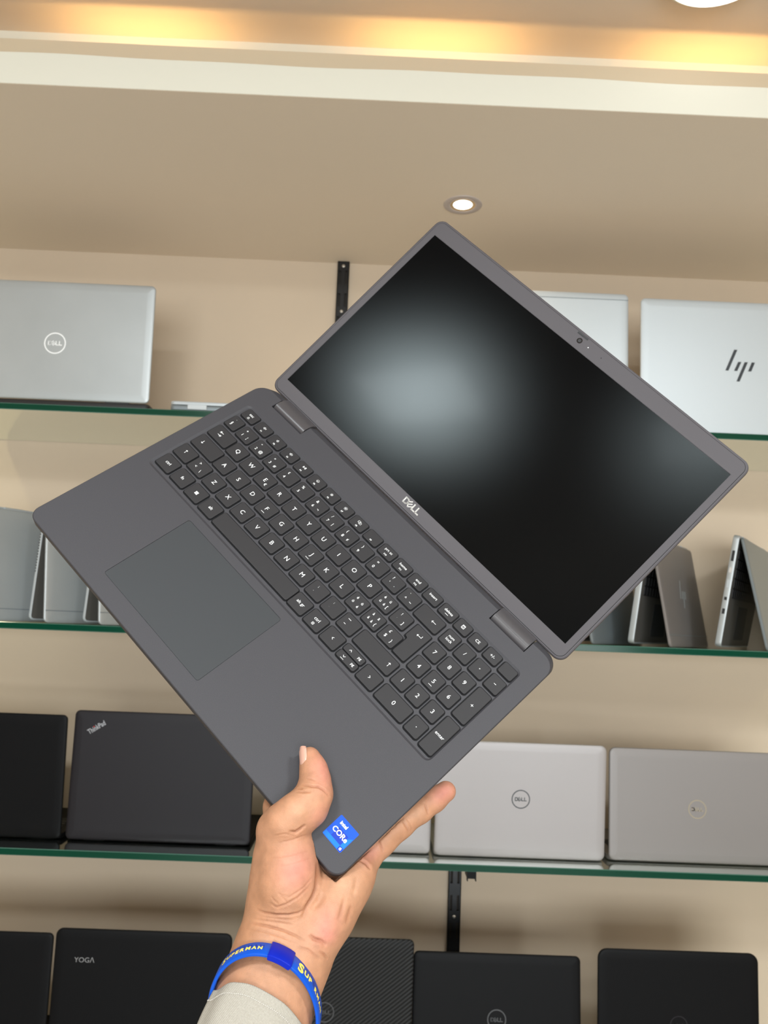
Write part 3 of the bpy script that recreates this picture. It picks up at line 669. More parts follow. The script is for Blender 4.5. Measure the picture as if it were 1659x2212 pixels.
for (cx, cyy, w, h, leg, poly) in KEYS:
    if poly is not None: poly = poly[::1]
    def sh(pts): return [(x+cx, y+cyy) for x, y in pts]
    if poly is not None:
        ar = sum(poly[i][0]*poly[(i+1) % len(poly)][1]-poly[(i+1) % len(poly)][0]*poly[i][1] for i in range(len(poly)))
        if ar < 0: poly = poly[::-1]
    fr.add(at(sh(key_outline(w, h, poly, 1.0)), -1.04), [list(range(len(key_outline(w, h, poly, 1.0))))], 1)
    kb = MB()
    kb.loft([at(key_outline(w, h, poly, 0.05), -1.03), at(key_outline(w, h, poly, 0.0), KZ-0.45), at(key_outline(w, h, poly, -0.08), KZ-0.12), at(key_outline(w, h, poly, -0.38), KZ)], 0)
    for vf in leg: kb.add([(x, y, KZ+0.025) for x, y in vf[0]], vf[1], 1)
    kb.build('key', [M['key'], M['legend']], lap, MM, 40, Matrix.Translation((cx*MM, cyy*MM, 0)))
fr.build('keyboard_frame', [M['deck'], M['well']], lap, MM)
print('KEYS', len(KEYS))

# sticker on the palm rest
b = MB(); sx0, sy0, sx1, sy1 = 151.6, 13.0, 169.4, 30.9
b.loft([at(rrect(sx0, sy0, sx1, sy1, 0.9, 4), 0.0), at(rrect(sx0, sy0, sx1, sy1, 0.9, 4), 0.09)], 0)
q = lambda x, y: (sx0+x*17.8, sy0+y*17.9)
b.add([(*q(0.02, 0.02), 0.10), (*q(0.80, 0.02), 0.10), (*q(0.80, 0.19), 0.10), (*q(0.02, 0.19), 0.10)], [[0, 1, 2, 3]], 1)
b.add([(*q(0.80, 0.19), 0.10), (*q(0.98, 0.19), 0.10), (*q(0.98, 0.70), 0.10), (*q(0.80, 0.50), 0.10)], [[0, 1, 2, 3]], 1)
b.add([(*q(0.28, 0.19), 0.10), (*q(0.80, 0.19), 0.10), (*q(0.80, 0.62), 0.10), (*q(0.28, 0.62), 0.10)], [[0, 1, 2, 3]], 2)
b.add([(*q(0.80, 0.02), 0.10), (*q(0.98, 0.02), 0.10), (*q(0.98, 0.19), 0.10), (*q(0.80, 0.19), 0.10)], [[0, 1, 2, 3]], 2)
for s_, cap, px_, py_, bd in (('intel', 2.5, 0.36, 0.80, 0.03), ('CORe', 3.6, 0.50, 0.47, 0.02), ('i5', 1.75, 0.895, 0.105, 0.03)):
    v, f_ = text2d(s_, cap, *q(px_, py_), bold=bd); b.add([(x, y, 0.13) for x, y in v], f_, 3)
o = b.build('sticker', [M['stk_a'], M['stk_c'], M['stk_b'], M['stk_w']], lap, MM); o['label'] = 'square blue processor sticker with white lettering'

# hinge barrels and lid
LIDM = Matrix.Translation((0, LOY, LOZ)) @ Matrix.Rotation(HINGE, 4, 'X')
hcx = []
for (x0, x1) in ((-154.6, -116.8), (117.2, 154.0)):
    b = MB(); cyc, czc, R_ = 232.2, -4.9, 5.6
    pf = [(cyc+R_*math.cos(math.radians(a)), czc+R_*math.sin(math.radians(a))) for a in range(80, 290, 14)]
    pf = [(246.5, -5.6), (240.5, -0.9), (235.5, 0.35)] + pf + [(246.5, -10.5)]
    b.loft([[(x, y, z) for y, z in pf] for x in (x0, x1)]); b.build('hinge', M['hinge'], lap, MM, 35)
lid = MB(); lid.loft(slab_rings(-180.6, -14.0, 180.6, 211.0, -6.2, -0.25, 8.5, 1.2, 8)); lo = lid.build('lid', M['bezel'], lap, MM, 35, LIDM)
bz = MB(); OUT = rrect(-177.9, -11.6, 177.9, 208.4, 6.5, 8); INN = [(-172.3, 0), (172.3, 0), (172.3, 194.0), (-172.3, 194.0)]
def ring_face(mb, outer, inner_rect, z, mi=0):
    x0, y0, x1, y1 = inner_rect; xo0 = min(p[0] for p in outer); xo1 = max(p[0] for p in outer); yo0 = min(p[1] for p in outer); yo1 = max(p[1] for p in outer)
    bot = [p for p in outer if p[1] < y0]; top_ = [p for p in outer if p[1] > y1]
    # four strips: bottom, top (with rounded corners), left, right
    bl = sorted([p for p in bot if p[0] < 0], key=lambda p: -p[1]); br = sorted([p for p in bot if p[0] > 0], key=lambda p: p[1])
    mb.add([(p[0], p[1], z) for p in [(xo0, y0)]+bl+br+[(xo1, y0)]], [list(range(len(bl)+len(br)+2))], mi)
    tr = sorted([p for p in top_ if p[0] > 0], key=lambda p: p[1]); tl = sorted([p for p in top_ if p[0] < 0], key=lambda p: -p[1])
    mb.add([(p[0], p[1], z) for p in [(xo1, y1)]+tr+tl+[(xo0, y1)]], [list(range(len(tr)+len(tl)+2))], mi)
    mb.add([(xo0, y0, z), (x0, y0, z), (x0, y1, z), (xo0, y1, z)], [[0, 1, 2, 3]], mi)
    mb.add([(x1, y0, z), (xo1, y0, z), (xo1, y1, z), (x1, y1, z)], [[0, 1, 2, 3]], mi)
ring_face(bz, OUT, (-172.3, 0, 172.3, 194.0), 0.05)
bz.loft([at(OUT, -0.3), at(OUT, 0.05)], cap=False)
bz.loft([at(INN, 0.05), at(INN, -0.24)], cap=False)
bzo = bz.build('bezel', M['bezel'], lo, MM)
g = MB()                                                 # dark seam around the bezel
gi, go = rrect(-177.9, -11.6, 177.9, 208.4, 6.5, 8), rrect(-178.3, -12.0, 178.3, 208.8, 6.9, 8); n = len(gi)
g.add(at(go, -0.235)+at(gi, -0.235), [[i, (i+1) % n, n+(i+1) % n, n+i] for i in range(n)]); g.build('seam', M['well'], lo, MM)
b = MB(); b.loft(slab_rings(-172.1, 0.2, 172.1, 193.8, -0.6, -0.2, 0.3, 0.02, 2)); b.build('screen', M['screen'], lo, MM)
b = MB(); b.loft(cyl_rings((0.7, 201.9, 0.05), (0, 0, 1), [(0, 2.6), (0.06, 2.6), (0.07, 2.0)], 24)); b.build('webcam', M['lens'], lo, MM)
b = MB(); b.loft(cyl_rings((0.7, 201.9, 0.12), (0, 0, 1), [(0, 1.5), (0.03, 1.5)], 20)); b.add([(x+0.7, y+201.9, 0.2) for x, y in ring2d(1.1, 0.25, 20)[0]], ring2d(1.1, 0.25, 20)[1]); b.build('webcam_lens', M['black'], lo, MM)
b = MB(); b.loft(cyl_rings((10.7, 201.8, 0.05), (0, 0, 1), [(0, 0.5), (0.05, 0.5)], 10)); b.build('indicator', M['led'], lo, MM)
b = MB(); b.loft(cyl_rings((25.6, 201.8, 0.05), (0, 0, 1), [(0, 0.45), (0.02, 0.45)], 10)); b.build('microphone', M['well'], lo, MM)
b = MB(); b.box((-6.0, 206.2, 0.0), (5.8, 208.0, 0.12))
for i in range(7): b.box((-5.4+i*0.9, 206.4, 0.1), (-5.0+i*0.9, 207.8, 0.35))
b.build('privacy_slider', M['black'], lo, MM)
dm = dell_mark(); k_ = 19.5/3.3
b = MB(); b.add([(x*k_-0.6, y*k_-5.0, 0.09) for x, y in dm[0]], dm[1]); lg = b.build('logo', M['chrome_dim'], lo, MM); lg['label'] = 'small chrome maker logo below the screen'

# ================================================================== the hand and forearm: one skin grown from a distance field
VOX = 0.7                                                # mm, camera axes
lo3 = np.array([-150.0, 150.0, 500.0]); hi3 = np.array([66.0, 372.0, 652.0])
dim = np.ceil((hi3-lo3)/VOX).astype(int)+1
FLD = np.full(dim, 60.0, np.float32)
AX = [lo3[i]+VOX*np.arange(dim[i]) for i in range(3)]
def sub(lo, hi):
    a = np.maximum(((lo-lo3)/VOX).astype(int), 0); b = np.minimum(((hi-lo3)/VOX).astype(int)+2, dim)
    if (b <= a).any(): return None, None
    sl = tuple(slice(a[i], b[i]) for i in range(3))
    G = np.meshgrid(*[AX[i][sl[i]] for i in range(3)], indexing='ij', sparse=True)
    return sl, [g.astype(np.float32) for g in G]
def smin(a, b, k):
    h = np.maximum(k-np.abs(a-b), 0)/k
    return np.minimum(a, b)-h*h*k*0.25
def cone(a, ra, b, rb, k=6.0):
    a = np.asarray(a); b = np.asarray(b); pad = max(ra, rb)+k+4
    sl, G = sub(np.minimum(a, b)-pad, np.maximum(a, b)+pad)
    if sl is None: return
    ba = b-a; L2 = float(ba @ ba)+1e-9
    t = np.clip(((G[0]-a[0])*ba[0]+(G[1]-a[1])*ba[1]+(G[2]-a[2])*ba[2])/L2, 0, 1)
    d = np.sqrt((G[0]-a[0]-t*ba[0])**2+(G[1]-a[1]-t*ba[1])**2+(G[2]-a[2]-t*ba[2])**2)-(ra+(rb-ra)*t)
    FLD[sl] = smin(FLD[sl], d.astype(np.float32), k)
def chain(pts, k=6.0):                                   # pts: (px, py, z above deck mm, radius mm)
    P = [(hp(p[0], p[1], p[2]), p[3]) for p in pts]
    for (a, ra), (b, rb) in zip(P[:-1], P[1:]): cone(a, ra, b, rb, k)
# forearm and wrist: pairs of cones side by side make the flat oval section
for s_ in (-1, 1):
    chain([(632+s_*24, 2000+s_*9, -29, 16.0), (612+s_*33, 2055+s_*13, -30.5, 17.0), (593+s_*33, 2110+s_*13, -31.5, 17.2), (562+s_*34, 2190+s_*13, -31, 18.2), (522+s_*26, 2296+s_*10, -33, 15), (497+s_*22, 2370+s_*8, -34, 13.5)], 14)
chain([(612, 2055, -31, 19), (590, 2110, -32, 19.5), (560, 2190, -31, 21), (522, 2296, -33, 16)], 14)
chain([(610, 2080, -17.5, 4.5), (596, 2130, -17.5, 4.2), (584, 2200, -16.5, 4.2)], 7)        # tendons under the skin
chain([(637, 2100, -18.5, 3.6), (622, 2190, -17.5, 3.6)], 7)
# carpus and palm sheet
chain([(630, 1752, -30, 10.5), (616, 1830, -28, 12), (610, 1930, -28, 14), (616, 2030, -29, 16)], 12)
chain([(700, 1775, -33, 11), (672, 1870, -33, 13), (640, 1980, -30, 17)], 12)
chain([(757, 1812, -32, 10.5), (715, 1890, -32, 12.5), (660, 1990, -29, 17)], 12)
chain([(790, 1856, -27.5, 9.5), (755, 1905, -26, 13), (708, 1980, -25, 14.5), (662, 2045, -28, 15.5)], 12)
# hypothenar pad
chain([(768, 1885, -22, 9.5), (739, 1925, -19.5, 12.4), (708, 1970, -18.5, 13.4), (678, 2015, -20, 12.8), (652, 2060, -25, 12.8)], 10)
# thenar pad
chain([(618, 1805, -8, 13), (624, 1835, -8, 16.0), (623, 1880, -9.5, 18.4), (618, 1925, -13, 17.2), (612, 1960, -19, 14.0)], 8)
chain([(592, 1800, -12, 9.0), (592, 1850, -18, 11.5), (590, 1905, -22, 13), (586, 1960, -26, 14), (580, 2010, -28, 15)], 9)
# thumb
chain([(604, 1795, -3, 13.5), (616, 1775, 5, 12.4), (640, 1752, 10.5, 11.2), (668, 1728, 11.0, 10.6), (679, 1708, 10.6, 10.6), (681, 1684, 9.8, 9.4), (677, 1660, 9.0, 8.3), (669, 1636, 8.2, 7.1)], 5)
chain([(688, 1722, 10.5, 8.4), (674, 1752, 9, 8.6), (650, 1776, 6.0, 9.0)], 6)
# web between thumb and index finger, in front of the laptop's edge
chain([(598, 1790, -6, 11), (604, 1778, -24, 10.5), (624, 1760, -30, 10)], 9)
# fingers behind the base
chain([(620, 1770, -30, 11), (604, 1742, -29.5, 10.6), (640, 1640, -27.5, 9.4), (672, 1585, -27, 8.6), (700, 1540, -26.5, 7.6)], 5)
chain([(700, 1780, -31, 11), (765, 1655, -28, 9.6), (805, 1590, -27.2, 8.8), (840, 1540, -26.6, 7.8)], 5)
chain([(757, 1815, -31, 10.5), (838, 1705, -28, 9.3), (880, 1650, -27, 8.5), (915, 1605, -26.4, 7.6)], 5)
chain([(790, 1856, -27.5, 9.6), (822, 1822, -27, 9.0), (866, 1783, -26.6, 8.5), (908, 1751, -26.2, 8.3), (938, 1728, -26, 8.2), (963, 1709.5, -25.6, 7.5)], 4)
chain([(850, 1792, -25.0, 7.4), (835, 1808, -25, 7.6)], 5)
# the base of the laptop presses into the skin
t3 = TB*1000
for i0 in range(0, dim[0], 40):
    g3 = [AX[0][i0:i0+40][:, None, None].astype(np.float32), AX[1][None, :, None].astype(np.float32), AX[2][None, None, :].astype(np.float32)]
    dx = [sum((g3[i]-np.float32(t3[i]))*np.float32(RB[i, c]) for i in range(3)) for c in range(3)]
    bxd = np.maximum(np.maximum(np.abs(dx[0])-180.5, np.abs(dx[1]-123)-123), np.abs(dx[2]+9)-9)
    FLD[i0:i0+40] = np.maximum(FLD[i0:i0+40], -(bxd-0.15))
del dx, bxd

def surface_nets(f):
    s = f < 0; n = f.shape
    c = np.zeros((n[0]-1, n[1]-1, n[2]-1), np.int8)
    for i in (0, 1):
        for j in (0, 1):
            for k in (0, 1): c += s[i:n[0]-1+i, j:n[1]-1+j, k:n[2]-1+k]
    act = np.argwhere((c > 0) & (c < 8)); idx = np.full(c.shape, -1, np.int64); idx[tuple(act.T)] = np.arange(len(act))
    acc = np.zeros((len(act), 3)); cnt = np.zeros(len(act))
    C = [(i, j, k) for i in (0, 1) for j in (0, 1) for k in (0, 1)]
    val = {o: f[act[:, 0]+o[0], act[:, 1]+o[1], act[:, 2]+o[2]].astype(float) for o in C}
    for o in C:
        for ax in range(3):
            if o[ax]: continue
            q = list(o); q[ax] = 1; q = tuple(q); a, b = val[o], val[q]; mk = (a < 0) != (b < 0)
            t = np.where(mk, a/np.where(mk, a-b, 1), 0)
            p = np.array(o, float)[None, :].repeat(len(act), 0); p[:, ax] += t
            acc[mk] += p[mk]; cnt[mk] += 1
    V = act+acc/cnt[:, None]; Q = []
    for ax in range(3):
        u, v = [(1, 2), (2, 0), (0, 1)][ax]
        a = [slice(1, n[0]-1)]*3; a = [slice(1, m-1) for m in n]; a[ax] = slice(0, n[ax]-1); b = list(a); b[ax] = slice(1, n[ax])
        A, B = s[tuple(a)], s[tuple(b)]
        E = np.argwhere(A != B); 
        off = np.array([1, 1, 1]); off[ax] = 0; E = E+off
        neg = s[tuple(E.T)]
        def cell(du, dv):
            q = E.copy(); q[:, u] += du; q[:, v] += dv; return idx[tuple(q.T)]
        q = np.stack([cell(-1, -1), cell(0, -1), cell(0, 0), cell(-1, 0)], 1)
        q[~neg] = q[~neg][:, ::-1]; Q.append(q)
    return V, np.concatenate(Q)
SV, SQ = surface_nets(FLD)
SV = SV*VOX+lo3
del FLD
ed = np.concatenate([SQ[:, [0, 1]], SQ[:, [1, 2]], SQ[:, [2, 3]], SQ[:, [3, 0]]])
def lap_smooth(V, it, w):
    for _ in range(it):
        sm = np.zeros_like(V); ct = np.zeros(len(V))
        for a, b in ((0, 1), (1, 0)):
            for c in range(3): sm[:, c] += np.bincount(ed[:, a], V[ed[:, b], c], len(V))
            ct += np.bincount(ed[:, a], minlength=len(V))
        V = V+(sm/ct[:, None]-V)*w
    return V
lab = np.arange(len(SV))
while True:
    l2 = lab.copy(); np.minimum.at(l2, ed[:, 0], lab[ed[:, 1]]); np.minimum.at(l2, ed[:, 1], lab[ed[:, 0]]); l2 = l2[l2]
    if (l2 == lab).all(): break
    lab = l2
big = np.bincount(lab).argmax(); keep = lab == big; ren = np.cumsum(keep)-1
SQ = ren[SQ[keep[SQ[:, 0]]]]; SV = SV[keep]
ed = np.concatenate([SQ[:, [0, 1]], SQ[:, [1, 2]], SQ[:, [2, 3]], SQ[:, [3, 0]]])
SV = lap_smooth(SV, 4, 0.5)
def normals(V):
    fn = np.cross(V[SQ[:, 2]]-V[SQ[:, 0]], V[SQ[:, 3]]-V[SQ[:, 1]])
    N = np.zeros_like(V)
    for k in range(4):
        for c in range(3): N[:, c] += np.bincount(SQ[:, k], fn[:, c], len(V))
    return N/(np.linalg.norm(N, axis=1, keepdims=True)+1e-9)
NV = normals(SV)
if ((SV-SV.mean(0))*NV).sum() < 0: SQ = SQ[:, ::-1]; NV = -NV
px = np.stack([W/2+F*SV[:, 0]/SV[:, 2], H/2+F*SV[:, 1]/SV[:, 2]], 1)
facing = NV[:, 2] < 0.15
MMPX = 0.30                                              # mm per image unit at the hand's distance
def seg_dist(pts, line):
    best = np.full(len(pts), 1e9); tt_ = np.zeros(len(pts)); L = 0; tot = sum(math.dist(line[i], line[i+1]) for i in range(len(line)-1))
    for a, b in zip(line[:-1], line[1:]):
        a = np.array(a, float); b = np.array(b, float); ba = b-a; l = np.linalg.norm(ba)
        t = np.clip(((pts-a) @ ba)/(l*l), 0, 1); d = np.linalg.norm(pts-a-t[:, None]*ba, axis=1)
        m_ = d < best; best[m_] = d[m_]; tt_[m_] = ((L+t*l)/tot)[m_]; L += l
    return best*MMPX, tt_
CREASES = [  # (depth mm, half width mm, points)
    (0.35, 0.7, [(661, 1681), (671, 1682.5), (683, 1687)]), (0.75, 0.8, [(651, 1695), (663, 1696.6), (674, 1698.8), (688, 1700), (700, 1707), (711, 1719)]),
    (0.6, 0.8, [(640, 1710), (657.6, 1710.7), (674, 1710.7)]), (0.5, 0.9, [(643, 1703), (655, 1704)]),
    (1.1, 1.0, [(660, 1782), (650, 1790), (639, 1798), (624, 1796)]), (0.35, 0.6, [(598, 1821.6), (632, 1814), (662, 1803)]), (0.3, 0.6, [(590, 1806), (615, 1801), (640, 1806)]),
    (0.22, 0.6, [(579, 1855), (624, 1848), (669, 1838)]), (0.2, 0.6, [(600, 1872), (640, 1864), (676, 1853)]),
    (1.3, 1.1, [(686, 1862), (686, 1892.6), (683, 1919.6), (675, 1939), (662, 1960), (653, 1985)]),
    (0.9, 0.9, [(552.8, 1964), (570, 1971.7), (597, 1976.5), (624, 1976.5), (643.5, 1972.6), (659, 1964)]),
    (0.5, 0.8, [(580, 1948.5), (597, 1960), (616.5, 1954), (643.5, 1939), (667, 1915.7)]), (0.3, 0.6, [(600, 1930), (625, 1938), (655, 1918), (676, 1893)]),
    (0.3, 0.6, [(585, 1935), (592, 1945), (602, 1953)]), (0.25, 0.6, [(600, 1928), (612, 1940), (620, 1950)]),
    (0.75, 0.8, [(537, 1993), (578, 2000.6), (612.6, 2010), (635.7, 2020), (659, 2034)]), (0.4, 0.7, [(547, 1985), (587.5, 1991), (636, 1998.7)]),
    (0.35, 0.7, [(530, 2006), (570, 2012), (610, 2024), (640, 2038)]), (0.25, 0.7, [(560, 1979), (600, 1984), (635, 1987)]),
    (1.1, 1.2, [(667.6, 2019), (678, 2028.6), (693.6, 2033.4), (705, 2043)]), (0.6, 1.0, [(690, 2055), (700, 2062), (708, 2072)]), (0.5, 1.0, [(640, 2045), (665, 2052), (690, 2072)]),
    (0.9, 2.6, [(700, 1930), (687, 1948), (668, 1962)]), (0.5, 1.2, [(759, 1955), (752, 1980), (748, 1998)]), (0.45, 1.2, [(745, 1935), (738, 1965), (730, 1990)]), (0.5, 1.6, [(772, 1890), (768, 1915), (762, 1940)]),
    (0.55, 0.8, [(916, 1733), (921, 1745), (926, 1762)]), (0.5, 0.8, [(866, 1768), (874, 1779), (884, 1798)]), (0.25, 0.6, [(876, 1764), (884, 1776), (892, 1792)]),
    (0.6, 0.9, [(815, 1812), (822, 1826), (828, 1842)]), (0.9, 1.0, [(776, 1857), (790, 1864.5), (802, 1879)]),
]
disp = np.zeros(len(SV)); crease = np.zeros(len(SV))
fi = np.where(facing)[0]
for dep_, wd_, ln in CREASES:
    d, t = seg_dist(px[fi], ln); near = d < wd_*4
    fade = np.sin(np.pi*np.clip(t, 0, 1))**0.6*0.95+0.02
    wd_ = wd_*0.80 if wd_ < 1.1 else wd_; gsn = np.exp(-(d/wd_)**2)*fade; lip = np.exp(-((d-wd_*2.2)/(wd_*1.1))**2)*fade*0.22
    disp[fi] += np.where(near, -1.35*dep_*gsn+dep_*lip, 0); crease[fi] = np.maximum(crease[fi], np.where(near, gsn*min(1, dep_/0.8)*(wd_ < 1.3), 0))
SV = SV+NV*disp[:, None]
# keep the skin clear of the laptop
Q_ = (SV-TB*1000) @ RB
# nail plate on the thumb
nail_c = hp(656.5, 1640, 8.6); nail_t = hp(650, 1612, 8.6)-hp(659, 1664, 8.6); nail_t /= np.linalg.norm(nail_t)
# skin colour: warm tan with pinker pads, tip and knuckles
base_c = np.array([0.43, 0.215, 0.122]); pink = np.array([0.52, 0.20, 0.152]); pale = np.array([0.52, 0.285, 0.172]); tan = np.array([0.38, 0.182, 0.092])
col = np.repeat(base_c[None], len(SV), 0)
def blob(cx, cyy, rx, ry, rot, c, amt):
    global col
    a = math.radians(rot); u = (px[:, 0]-cx)*math.cos(a)+(px[:, 1]-cyy)*math.sin(a); v = -(px[:, 0]-cx)*math.sin(a)+(px[:, 1]-cyy)*math.cos(a)
    w = np.exp(-((u/rx)**2+(v/ry)**2))*amt*facing; col = col+(c-col)*w[:, None]
blob(640, 1878, 36, 48, 20, pink, 0.8); blob(705, 2000, 26, 44, 25, pink, 0.65); blob(708, 2020, 16, 16, 0, pink, 0.7)
blob(700, 1665, 26, 45, -10, pink, 0.7); blob(690, 1760, 30, 16, -50, pink, 0.4); blob(958, 1712, 30, 22, -35, pink, 0.85); blob(800, 1845, 26, 18, -50, pink, 0.6)
blob(740, 1910, 40, 40, 0, pale, 0.6); blob(895, 1762, 30, 14, -38, pale, 0.5); blob(660, 1705, 20, 10, 0, tan, 0.6); blob(600, 1940, 40, 20, 0, tan, 0.4)
blob(545, 1990, 30, 90, 15, tan, 0.45); blob(590, 2120, 70, 60, 0, tan, 0.35); blob(640, 1750, 30, 18, -40, pale, 0.4)
col = col*(1-0.38*crease[:, None]*np.array([0.7, 1.0, 1.15]))  # creases tinted darker and redder: skin tone plus painted shade
me = bpy.data.meshes.new('person')
Pw = cam2world(SV*MM); org = cam2world(hp(590, 2110, -30)*MM)
me.from_pydata((Pw-org).tolist(), [], SQ.tolist()); me.update()
me.polygons.foreach_set('use_smooth', [True]*len(me.polygons))
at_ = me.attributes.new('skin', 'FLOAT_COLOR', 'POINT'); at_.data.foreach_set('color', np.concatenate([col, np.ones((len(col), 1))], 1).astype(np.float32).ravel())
def skin_mat():
    mt = pbr('skin', (0.5, 0.26, 0.15, 1), 0.48, spec=0.35); nt = mt.node_tree; b = nt.nodes['Principled BSDF']
    at = nt.nodes.new('ShaderNodeAttribute'); at.attribute_name = 'skin'; tc = nt.nodes.new('ShaderNodeTexCoord')
    n1 = nt.nodes.new('ShaderNodeTexNoise'); n1.inputs['Scale'].default_value = 160; n1.inputs['Detail'].default_value = 5
    mr = nt.nodes.new('ShaderNodeMapRange'); mr.inputs['From Min'].default_value = 0.3; mr.inputs['From Max'].default_value = 0.7; mr.inputs['To Min'].default_value = 0.90; mr.inputs['To Max'].default_value = 1.10
    mx = nt.nodes.new('ShaderNodeMix'); mx.data_type = 'RGBA'; mx.blend_type = 'MULTIPLY'; mx.inputs[0].default_value = 1
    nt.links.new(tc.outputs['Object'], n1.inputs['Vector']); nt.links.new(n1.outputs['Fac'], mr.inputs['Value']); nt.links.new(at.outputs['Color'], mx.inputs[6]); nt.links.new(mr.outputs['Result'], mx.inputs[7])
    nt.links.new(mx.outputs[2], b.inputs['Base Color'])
    vo = nt.nodes.new('ShaderNodeTexVoronoi'); vo.inputs['Scale'].default_value = 1300; vo.feature = 'DISTANCE_TO_EDGE'
    n2 = nt.nodes.new('ShaderNodeTexNoise'); n2.inputs['Scale'].default_value = 420; n2.inputs['Detail'].default_value = 4
    v2 = nt.nodes.new('ShaderNodeTexVoronoi'); v2.inputs['Scale'].default_value = 420; v2.feature = 'DISTANCE_TO_EDGE'; v2.inputs['Randomness'].default_value = 1.0
    m2 = nt.nodes.new('ShaderNodeMapRange'); m2.inputs['From Max'].default_value = 0.12; m2.inputs['To Max'].default_value = 0.14
    a2 = nt.nodes.new('ShaderNodeMath'); a2.operation = 'ADD'; nt.links.new(tc.outputs['Object'], v2.inputs['Vector']); nt.links.new(v2.outputs['Distance'], m2.inputs['Value'])
    ad = nt.nodes.new('ShaderNodeMath'); ad.operation = 'ADD'
    bp = nt.nodes.new('ShaderNodeBump'); bp.inputs['Strength'].default_value = 0.42; bp.inputs['Distance'].default_value = 0.0004
    nt.links.new(tc.outputs['Object'], vo.inputs['Vector']); nt.links.new(tc.outputs['Object'], n2.inputs['Vector'])
    nt.links.new(vo.outputs['Distance'], ad.inputs[0]); nt.links.new(n2.outputs['Fac'], ad.inputs[1]); nt.links.new(ad.outputs[0], a2.inputs[0]); nt.links.new(m2.outputs['Result'], a2.inputs[1]); nt.links.new(a2.outputs[0], bp.inputs['Height']); nt.links.new(bp.outputs['Normal'], b.inputs['Normal'])
    b.inputs['Subsurface Weight'].default_value = 0.12; b.inputs['Subsurface Radius'].default_value = (1.0, 0.35, 0.2); b.inputs['Subsurface Scale'].default_value = 0.004
    return mt
M['skin'] = skin_mat(); me.materials.append(M['skin'])
person = bpy.data.objects.new('person', me); S.collection.objects.link(person); person.location = org
tag(person, 'bare left hand and wrist in a khaki sleeve gripping the dark laptop by its corner', 'person')
def cam_build(mb, name, mats, parent=None, smooth=None, origin=org):
    mb.v = [tuple(cam2world(np.array(p)*MM)-origin) for p in mb.v]
    return mb.build(name, mats, parent, 1.0, smooth)
# thumb nail: curved plate seen from its edge
M['nail'] = pbr('nail', (0.55, 0.31, 0.235, 1), 0.28, spec=0.5, coat=0.3)
b = MB(); rows = []
ax_t = hp(653, 1612, 8)-hp(664, 1665, 9); Ln = np.linalg.norm(ax_t); ax_t = ax_t/Ln
nz = RB[:, 2]; side = np.cross(ax_t, nz); side /= np.linalg.norm(side)
if side[0] > 0: side = -side
side = side*0.80+np.array([0.05, -0.1, -1.0])*0.60; side -= ax_t*(side @ ax_t); side /= np.linalg.norm(side)                              # points to the left, out of the nail
upn = np.cross(side, ax_t); upn /= np.linalg.norm(upn)
if upn[2] > 0: upn = -upn
def nailpt(u, v, lift=0.0):                               # u along the thumb 0..1, v across -1..1
    c = hp(663.5, 1668, 12.0)*(1-u)+hp(655.5, 1612.5, 10.8)*u + side*(2.1-1.0*u)
    bulge = 1.1*math.sin(math.pi*min(u*0.85+0.15, 1))
    wv_ = 4.9*min(1.0, 0.42+1.5*u)*(1 if u < 0.85 else 1-(u-0.85)*1.6)
    ang = v*0.95
    return c+upn*math.sin(ang)*wv_+side*((math.cos(ang)-0.62)*wv_*0.85+bulge*0.5+lift)+ax_t*(-(v*v)*1.2 if u > 0.9 else 0)
nu, nv = 14, 11
top_ = [[nailpt(i/(nu-1), -1+2*j/(nv-1)) for j in range(nv)] for i in range(nu)]
for r_ in top_: b.v += [tuple(p) for p in r_]
for r_ in top_: b.v += [tuple(np.array(p)-side*0.7) for p in r_]
for i in range(nu-1):
    for j in range(nv-1):
        a = i*nv+j; b.f += [[a, a+1, a+nv+1, a+nv], [nu*nv+a, nu*nv+a+nv, nu*nv+a+nv+1, nu*nv+a+1]]; b.mi += [0, 0]
rim = [j for j in range(nv)]+[i*nv+nv-1 for i in range(1, nu)]+[(nu-1)*nv+j for j in range(nv-2, -1, -1)]+[i*nv for i in range(nu-2, 0, -1)]
for a, c in zip(rim, rim[1:]+rim[:1]): b.f.append([a, a+nu*nv, c+nu*nv, c]); b.mi.append(0)
cam_build(b, 'thumbnail', M['nail'], person, 60)

